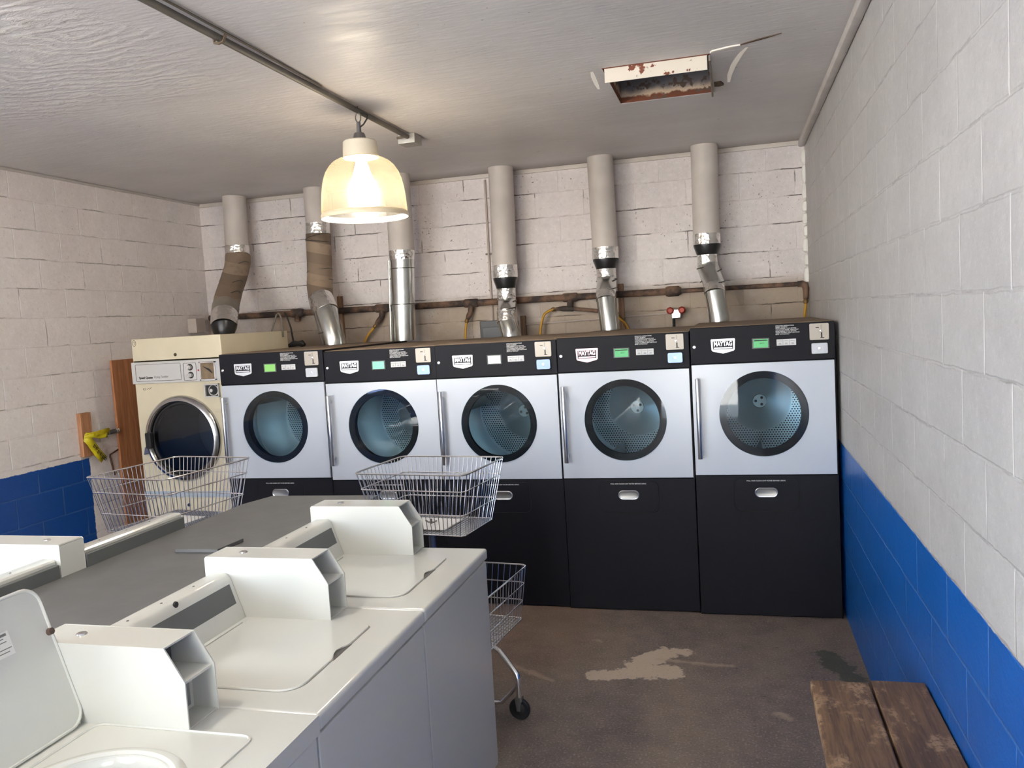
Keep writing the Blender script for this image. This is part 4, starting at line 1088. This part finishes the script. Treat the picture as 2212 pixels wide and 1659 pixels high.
tp = thing('barrier_tape', 'crumpled yellow barrier tape with black print tied to the wood block', 'tape', (XL + 0.055, 0.08, 1.15))
def ribbon(pts, w, name, mat, par):
    b = MB(); rows = []
    for i, (p, wd) in enumerate(pts):
        p = Vector(p); wd = Vector(wd).normalized() * w
        mid = p + Vector((0.006 * (1 if i % 2 else -1), 0, 0))
        rows.append([b.bm.verts.new(p - wd), b.bm.verts.new(mid), b.bm.verts.new(p + wd)])
    for i in range(len(rows) - 1):
        for j in range(2): b.bm.faces.new((rows[i][j], rows[i][j + 1], rows[i + 1][j + 1], rows[i + 1][j]))
    o = b.build(name, mat, par, sharp=20)
    md = o.modifiers.new('thickness', 'SOLIDIFY'); md.thickness = 0.0012
    return o
ribbon([((0, 0.0, 0.0), (0, 0.6, 1)), ((0.01, 0.03, -0.04), (0, 0.9, 0.6)), ((0.014, 0.06, -0.09), (0, 1, 0.6)), ((0.01, 0.10, -0.14), (0, 1, 0.7)), ((0.015, 0.15, -0.20), (0, 1, 0.6))], 0.036, 'hanging_tail', tape_m, tp)
ribbon([((0.0, 0.0, 0.005), (0, 0.2, 1)), ((0.014, 0.07, 0.0), (0, 0.2, 1)), ((0.012, 0.13, -0.018), (0, 0.2, 1)), ((0.016, 0.19, -0.02), (0, 0.2, 1)), ((0.01, 0.22, -0.025), (0, 0.2, 1))], 0.018, 'loop', tape_m, tp)
ribbon([((0.0, 0.03, 0.002), (0, -0.1, 1)), ((0.012, 0.10, 0.002), (0, -0.1, 1)), ((0.006, 0.16, 0.008), (0, -0.1, 1)), ((0.012, 0.235, 0.012), (0, 0, 1))], 0.02, 'tied_end', tape_m, tp)
for i, (yy, zz) in enumerate(((0.055, -0.085), (0.075, -0.105), (0.09, -0.135), (0.11, -0.155), (0.13, -0.18), (0.15, -0.198))):
    s_ = 0.016
    pm = MB(); pm.tube([(0.024, yy - s_ + 0.008, zz - s_ * 0.2), (0.024, yy + 0.004, zz + s_), (0.024, yy + s_, zz + s_ * 0.1), (0.024, yy + 0.002, zz - s_ * 0.5)], 0.0028, 4, closed=i % 2 == 0)
    pm.build('tape_print', letter_black, tp)
hk = thing('wall_crack', 'thin rusty dark crack on the unpainted strip of the left wall', 'bracket', (XL + 0.012, 0.36, 0.80))
MB().tube([(0, 0.03, 0.0), (0, 0.0, 0.15), (0, 0.0, 0.165), (0, 0.09, 0.19)], 0.007, 6).build('rod', pr('rust_brown', rgb(84, 58, 44), 0.8), hk)  # rod stands in for the rusty dark crack in the wall

# ------------------------------------------------------------------ washers
def rounded_lid(x0, x1, y0, y1, r):
    """lid outline seen from above; hinge at x0 (square), front edge at x1 with rounded corners and a finger notch"""
    pts = [(x0, y0), (x1 - r, y0)]
    for i in range(1, 7):
        a = radians(-90 + 90 * i / 6); pts.append((x1 - r + r * cos(a), y0 + r + r * sin(a)))
    ym = y0 + 0.56 * (y1 - y0)
    for i in range(9):
        u = i / 8
        pts.append((x1 - 0.020 * sin(pi * u) ** 2, ym - 0.055 + 0.11 * u))
    r2 = 0.02
    for i in range(0, 5):
        a = radians(90 * i / 4); pts.append((x1 - r2 + r2 * cos(a), y1 - r2 + r2 * sin(a)))
    pts += [(x0, y1)]
    return pts
def washer(label, loc, rotz, grp, lid_open=False, button=False):
    """front looks along local +x, local y grows to the coin box side"""
    root = thing('washing_machine', label, 'washer', loc, rotz, grp)
    W, D, H = 0.7035, 0.709, 0.92
    ap = 0.046
    MB().box(-D + 0.01, -0.007, 0.002, W - 0.002, 0.02, H - ap - 0.006, 0.007).build('body', washer_white, root)
    f = MB()
    for fx in (-0.08, -D + 0.08):
        for fy in (0.07, W - 0.07): f.cyl((fx, fy, 0), (fx, fy, 0.025), 0.02, n=12)
    f.build('foot', blackdk, root)
    lx0, lx1, ly0, ly1 = -0.545, -0.118, 0.098, 0.556
    if not lid_open:
        tp_ = MB().box(-D, 0.0, 0.0005, W - 0.0005, H - ap, H, 0.011, 3).build('top', washer_white, root)
        out = rounded_lid(lx0, lx1, ly0, ly1, 0.06)
        MB().prism([( -0.331 + (p[0] + 0.331) * 1.012, 0.327 + (p[1] - 0.327) * 1.012) for p in out], 'xy', H - 0.004, H + 0.0006).build('lid_seam_shadow', pr('lid_shadow_seam', rgb(150, 148, 140), 0.6), root)  # grey plate paints the thin shadow line round the lid
        MB().prism(out, 'xy', H - 0.003, H + 0.0055, 0.0035, 2).build('lid', washer_white, root)
        MB().box(lx0 - 0.014, lx0 - 0.006, ly0 + 0.01, ly1 - 0.02, H - 0.001, H + 0.004, 0.001, 1).build('hinge_strip', washer_white, root)
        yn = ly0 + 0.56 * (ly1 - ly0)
        MB().prism([(lx1 + 0.004 - 0.026 * sin(pi * i / 12) ** 1.5, yn - 0.058 + 0.116 * i / 12) for i in range(13)], 'xy', H - 0.001, H + 0.0012).build('finger_notch_shadow', pr('notch_shadow', rgb(86, 84, 80), 0.7), root)  # dark plate paints the shade inside the finger notch
    else:
        t2 = MB()
        t2.plate_hole('xy', -D, 0.0, 0.0005, W - 0.0005, -0.315, 0.305, 0.168, H - ap, H, 96)
        t2.build('top', washer_white, root)
        MB().lathe([(0.200, 0.0), (0.190, 0.006), (0.178, 0.006), (0.168, -0.004), (0.160, -0.03), (0.166, -0.05)], (-0.315, 0.305, H), n=72).build('tub_rim', washer_white, root)
        MB().lathe([(0.166, -0.045), (0.24, -0.06), (0.245, -0.40), (0.0, -0.42)], (-0.315, 0.305, H), n=48).build('tub', pr('dark_tub', rgb(120, 122, 120), 0.4), root)
        MB().lathe([(0.07, -0.41), (0.05, -0.30), (0.04, -0.12), (0.0, -0.11)], (-0.315, 0.305, H), n=24).build('agitator', white_plastic, root)
        led = [(p[0], p[1], H + 0.001) for p in rrect(lx0 + 0.02, lx1 + 0.02, ly0 - 0.06, ly1 + 0.03, 0.03, 5)]
        MB().tube(led, 0.004, 6, closed=True).build('lid_ledge', washer_white, root)
        # lid standing open, leaning back past vertical
        lid = MB()
        w2 = (ly1 - ly0 + 0.03) / 2; h2 = 0.355
        out = rrect(-w2, w2, 0.0, h2, 0.045, 6)
        lid.prism(out, 'yz', -0.014, 0.0, 0.005, 2)
        rim = rrect(-w2 + 0.004, w2 - 0.004, 0.004, h2 - 0.004, 0.042, 6)
        lid.tube([(0.0, p[0], p[1]) for p in rim], 0.0042, 8, closed=True)
        lo = lid.build('lid', washer_white, root)
        lo.location = (-0.556, 0.588 - w2, H + 0.003)
        lo.rotation_euler = (0, radians(-18.5), 0)
        lb = MB().box(0.0, 0.0012, -0.065, 0.012, 0.235, 0.290).build('lid_label', pr('paper_label', rgb(226, 224, 218), 0.6), lo)
        lb.location = (0.0008, 0.12, -0.01)
        ll = MB()
        for i, (a0, a1, th) in enumerate(((-0.06, 0.005, 0.006), (-0.06, -0.005, 0.002), (-0.06, 0.0, 0.002), (-0.06, -0.02, 0.002), (-0.06, 0.008, 0.002), (-0.06, 0.0, 0.002))):
            zz = 0.283 - i * 0.0078
            ll.box(0.001, 0.0016, a0, a1, zz - th / 2, zz + th / 2)
        l2 = ll.build('label_print', pr('label_grey_print', rgb(120, 118, 114), 0.6), lo); l2.location = lb.location
        MB().lathe([(0.0, 0.012), (0.008, 0.010), (0.009, 0.0)], (0.0, w2 - 0.010, 0.235), 'x', n=14).build('lid_bumper', pr('brown_bumper', rgb(88, 70, 60), 0.5), lo)
    # slanted control console behind the lid
    prof = [(-0.690, H), (-0.690, 1.056), (-0.684, 1.062), (-0.634, 1.064), (-0.622, 1.058), (-0.614, 1.044), (-0.571, H)]
    co = MB().prism(prof, 'xz', 0.001, 0.584).build('console', washer_white, root)
    # grey control plate lying in the slope
    a0 = Vector((-0.6105, 0, 1.0335)); a1 = Vector((-0.577, 0, 0.930))
    dn = Vector(((a1 - a0).z, 0, -(a1 - a0).x)).normalized()
    if dn.x < 0: dn = -dn
    q = MB()
    P0, P1 = a0 + dn * 0.0015, a1 + dn * 0.0015
    vs = [(P0.x, 0.018, P0.z), (P0.x, 0.566, P0.z), (P1.x, 0.566, P1.z), (P1.x, 0.018, P1.z)]
    vs2 = [(x - dn.x * 0.004, y, z - dn.z * 0.004) for x, y, z in vs]
    q._add(vs + vs2, [(0, 1, 2, 3), (7, 6, 5, 4), (0, 4, 5, 1), (1, 5, 6, 2), (2, 6, 7, 3), (3, 7, 4, 0)])
    q.build('control_plate', grey_panel, co)
    MB().box(-0.7105, -0.6895, 0.006, 0.580, 0.93, 1.046, 0.002, 1).build('rear_cover', grey_panel, co)
    sc_ = MB()
    for yy in (0.16, 0.30, 0.45): sc_.lathe([(0.0, 0.002), (0.003, 0.002), (0.004, 0.0)], (-0.655, yy, 1.0632), n=8)
    sc_.build('screws', pr('small_screw', rgb(110, 108, 104), 0.5, 0.5), co)
    if button:
        MB().lathe([(0.0, 0.003), (0.009, 0.003), (0.010, -0.003)], (-0.6185, 0.315, 1.055), 'x', n=18).build('indicator', letter_black, co)
    # coin meter box
    cw0, cw1 = 0.586, 0.7025
    fb, ft, cxr = -0.270, -0.320, -0.709
    cbx = MB()
    side = [(cxr, H), (cxr, 1.110), (cxr + 0.006, 1.116), (ft, 1.116), (fb, 1.036), (fb, H)]
    cbx.prism(side, 'xz', cw0, cw0 + 0.004)
    cbx.prism(side, 'xz', cw1 - 0.004, cw1)
    cbx.box(cxr + 0.005, ft - 0.0005, cw0 + 0.002, cw1 - 0.002, 1.111, 1.1155)
    cbx.box(cxr + 0.0005, cxr + 0.004, cw0 + 0.002, cw1 - 0.002, H + 0.001, 1.110)
    cbx.box(cxr + 0.001, fb - 0.002, cw0 + 0.002, cw1 - 0.002, H + 0.001, H + 0.004)
    cbo = cbx.build('coin_box', washer_white, root)
    MB().box(ft - 0.075, ft - 0.070, cw0 + 0.003, cw1 - 0.003, 1.03, 1.113).build('coin_slide_plate', pr('coin_slide_grey', rgb(112, 112, 116), 0.4, 0.5), cbo)
    MB().box(ft - 0.072, fb - 0.006, cw0 + 0.003, cw1 - 0.003, 1.028, 1.034).build('coin_shelf', washer_white, cbo)
    MB().box(fb - 0.072, fb - 0.067, cw0 + 0.003, cw1 - 0.003, H + 0.003, 1.029).build('vault_frame', washer_white, cbo)
    MB().box(fb - 0.067, fb - 0.062, cw0 + 0.015, cw1 - 0.02, H + 0.015, 1.02, 0.002, 1).build('vault_door', pr('vault_grey', rgb(150, 150, 148), 0.4, 0.5), cbo)
    MB().lathe([(0.0, 0.008), (0.009, 0.007), (0.010, 0.0)], (fb - 0.062, cw0 + 0.055, 0.945), 'x', n=16).build('vault_lock', chrome, cbo)
    MB().lathe([(0.0, 0.0035), (0.012, 0.003), (0.014, 0.0)], (-0.60, 0.644, 1.116), n=18).build('top_lock', chrome, cbo)
    MB().lathe([(0.0, 0.001), (0.0035, 0.0008), (0.004, 0.0)], (-0.30, 0.586, 0.955), 'y', n=8)
    return root
WX, WY = -1.536, -1.843
g1 = 'white washers in the right hand row'
washer('white washer at the far end of the right row, nearest the dryers', (WX, WY - 0.705, 0), 0, g1)
washer('white washer in the middle of the right row with a black button on its console', (WX, WY - 1.410, 0), 0, g1, button=True)
washer('nearest white washer with its lid standing open', (WX, WY - 2.115, 0), 0, g1, lid_open=True)
g2 = 'white washers in the left hand row seen from behind'
washer('white washer seen from behind at the far end of the left row', (-3.627, -1.861, 0), pi, g2)
washer('white washer seen from behind at the left edge, partly behind the open lid', (-3.627, -2.566, 0), pi, g2)

# counter over the gap between the two rows
ct = thing('counter', 'grey painted counter between the two rows of washers', 'counter', (-2.58, -3.0, 0))
ctop = MB()
ctop.prism([(-2.9165, -4.3), (-2.2465, -4.3), (-2.2465, -1.86), (-2.277, -1.86), (-2.277, -1.225), (-2.86, -1.235), (-2.9165, -1.42)], 'xy', 0.972, 0.998, 0.002, 1)
o = ctop.build('worktop', counter_paint, ct); o.location = (2.58, 3.0, 0)
o = MB().box(-2.88, -2.29, -4.2, -1.90, 0.0, 0.971).build('chase_panel', counter_paint, ct); o.location = (2.58, 3.0, 0)
tag(MB().prism([(0, 0), (0.185, 0.008), (0.197, 0.165), (0.012, 0.165)], 'xy', 0.0, 0.014, 0.001, 1).build('board', counter_paint, loc=(-2.683, -2.246, 0.999)), 'small thin grey board lying on the counter', 'board')

# ------------------------------------------------------------------ laundry carts
def lerp(a, b, u): return a + (b - a) * u
def basket(parent, name, top, bot, zt, zb, levels, nx, ny, plate=False):
    """wire basket; top/bot = (half width, half depth)"""
    b = MB()
    def loop(hw, hd, z, r, wire):
        pts = [(p[0], p[1], z) for p in rrect(-hw, hw, -hd, hd, r, 4)]
        b.tube(pts, wire, 6, closed=True)
    loop(top[0], top[1], zt, 0.035, 0.0042)
    for u in levels:
        loop(lerp(top[0], bot[0], u), lerp(top[1], bot[1], u), lerp(zt, zb, u), 0.03, 0.0032)
    loop(bot[0], bot[1], zb, 0.02, 0.003)
    for sx in range(nx):
        u = (sx + 0.5) / nx * 2 - 1
        for sg in (-1, 1):
            b.tube([(u * top[0] * 0.97, sg * top[1], zt), (u * bot[0] * 0.97, sg * bot[1], zb)], 0.0019, 5, cap=False)
    for sy in range(ny):
        u = (sy + 0.5) / ny * 2 - 1
        for sg in (-1, 1):
            b.tube([(sg * top[0], u * top[1] * 0.96, zt), (sg * bot[0], u * bot[1] * 0.96, zb)], 0.0019, 5, cap=False)
    bk = b.build(name, chrome, parent)
    g = MB()
    k = int(bot[0] * 2 / 0.017)
    for i in range(1, k):
        x = -bot[0] + 2 * bot[0] * i / k
        g.tube([(x, -bot[1], zb), (x, bot[1], zb)], 0.0017, 4, cap=False)
    k = int(bot[1] * 2 / 0.014)
    for i in range(1, k):
        y = -bot[1] + 2 * bot[1] * i / k
        g.tube([(-bot[0], y, zb - 0.002), (bot[0], y, zb - 0.002)], 0.0017, 4, cap=False)
    g.build('bottom_mesh', chrome, bk)
    if plate:
        MB().box(-0.14, 0.10, -0.10, 0.11, zb + 0.002, zb + 0.007, 0.002, 1).build('mounting_plate', white_plastic, bk)
        w = MB()
        w.cyl((-0.02, 0.0, zb + 0.006), (-0.02, 0.0, zb + 0.03), 0.006, n=10)
        w.tube([(-0.05, 0.0, zb + 0.022), (-0.035, 0, zb + 0.014), (-0.02, 0, zb + 0.014), (-0.005, 0, zb + 0.014), (0.01, 0, zb + 0.022)], 0.004, 6)
        w.build('wing_nut', steel_dk, bk)
    return bk
def cart(label, loc, rotz, ut, ub, lt, lb, nx, ny):
    root = thing('laundry_cart', label, 'cart', loc, rotz, 'two-tier wire laundry carts')
    basket(root, 'upper_basket', ut, ub, 1.15, 0.855, (0.27, 0.66), nx, ny, True)
    basket(root, 'lower_basket', lt, lb, 0.60, 0.345, (0.33, 0.66), nx, ny)
    MB().tube([(-0.02, 0, 0.33), (-0.02, 0, 0.852)], 0.017, 14).build('post', pr('blue_grey_post', rgb(120, 132, 156), 0.3, 0.7), root)
    for k, deg in enumerate((-16.5, 92, 163.5, 272)):
        a = radians(deg); ca, sa = cos(a), sin(a)
        R_ = 0.462
        q = lambda r, z: (r * ca, r * sa, z)
        fx, fy, _ = q(R_, 0)
        lg = MB().tube([q(0.16, 0.333), q(0.22, 0.333), q(0.30, 0.322), q(0.36, 0.30), q(0.43, 0.235), q(0.455, 0.212), q(R_, 0.19), q(R_, 0.10)], 0.0125, 12).build('leg', chrome, root)
        fk = MB()
        fk.box(fx - 0.017, fx + 0.017, fy - 0.016, fy + 0.016, 0.085, 0.108, 0.004)
        for s2 in (-1, 1): fk.prism([(fx - 0.015, 0.10), (fx + 0.015, 0.10), (fx + 0.008, 0.044), (fx - 0.008, 0.044)], 'xz', fy + s2 * 0.0165 - 0.0015, fy + s2 * 0.0165 + 0.0015)
        fk.build('caster_fork', pr('dull_caster_steel', rgb(120, 116, 112), 0.45, 0.7), lg)
        MB().lathe([(0.0, -0.012), (0.026, -0.012), (0.030, -0.009), (0.045, -0.011), (0.05, -0.006), (0.05, 0.006), (0.045, 0.011), (0.030, 0.009), (0.026, 0.012), (0.0, 0.012)], (fx, fy, 0.05), 'y', n=32).build('wheel', blackdk, lg)
        MB().tube([q(R_ - 0.003, 0.165), q(R_ - 0.05, 0.11), q(R_ - 0.105, 0.055), q(R_ - 0.14, 0.045), q(0.0, 0.045)], 0.0105, 10).build('brace', chrome, root)
    return root
cart('wire laundry cart with upper basket, standing behind the right row of washers', (-1.981, -1.25, 0), radians(-7), (0.2875, 0.238), (0.235, 0.17), (0.365, 0.262), (0.345, 0.21), 22, 14)
cart('wire laundry cart with upper basket, standing in front of the cream dryer', (-3.46, -1.225, 0), radians(-8), (0.272, 0.312), (0.235, 0.245), (0.31, 0.35), (0.28, 0.29), 18, 20)

# ------------------------------------------------------------------ bench
bw_m = wood_mat('worn_brown_bench_wood', rgb(128, 98, 72), rgb(84, 64, 52), 'y', 0.8, wear=0.8, wearcol=rgb(176, 144, 112), rough=0.6)
bn = thing('bench', 'worn dark brown two-plank wooden bench along the right wall', 'bench', (-0.16, -2.08, 0))
MB().box(-0.184, 0.0035, -2.4, 0.0, 0.512, 0.55, 0.007, 3).build('plank', bw_m, bn)
MB().box(0.011, 0.178, -2.4, 0.022, 0.512, 0.549, 0.004, 2).build('plank', bw_m, bn)
for yy in (-0.35, -2.1):
    MB().box(-0.14, -0.10, yy - 0.02, yy + 0.02, 0.0, 0.511, 0.003).build('leg', bw_m, bn)
    MB().box(0.10, 0.14, yy - 0.02, yy + 0.02, 0.0, 0.511, 0.003).build('leg', bw_m, bn)
    MB().box(-0.10, 0.10, yy - 0.019, yy + 0.019, 0.43, 0.51, 0.003).build('rail', bw_m, bn)
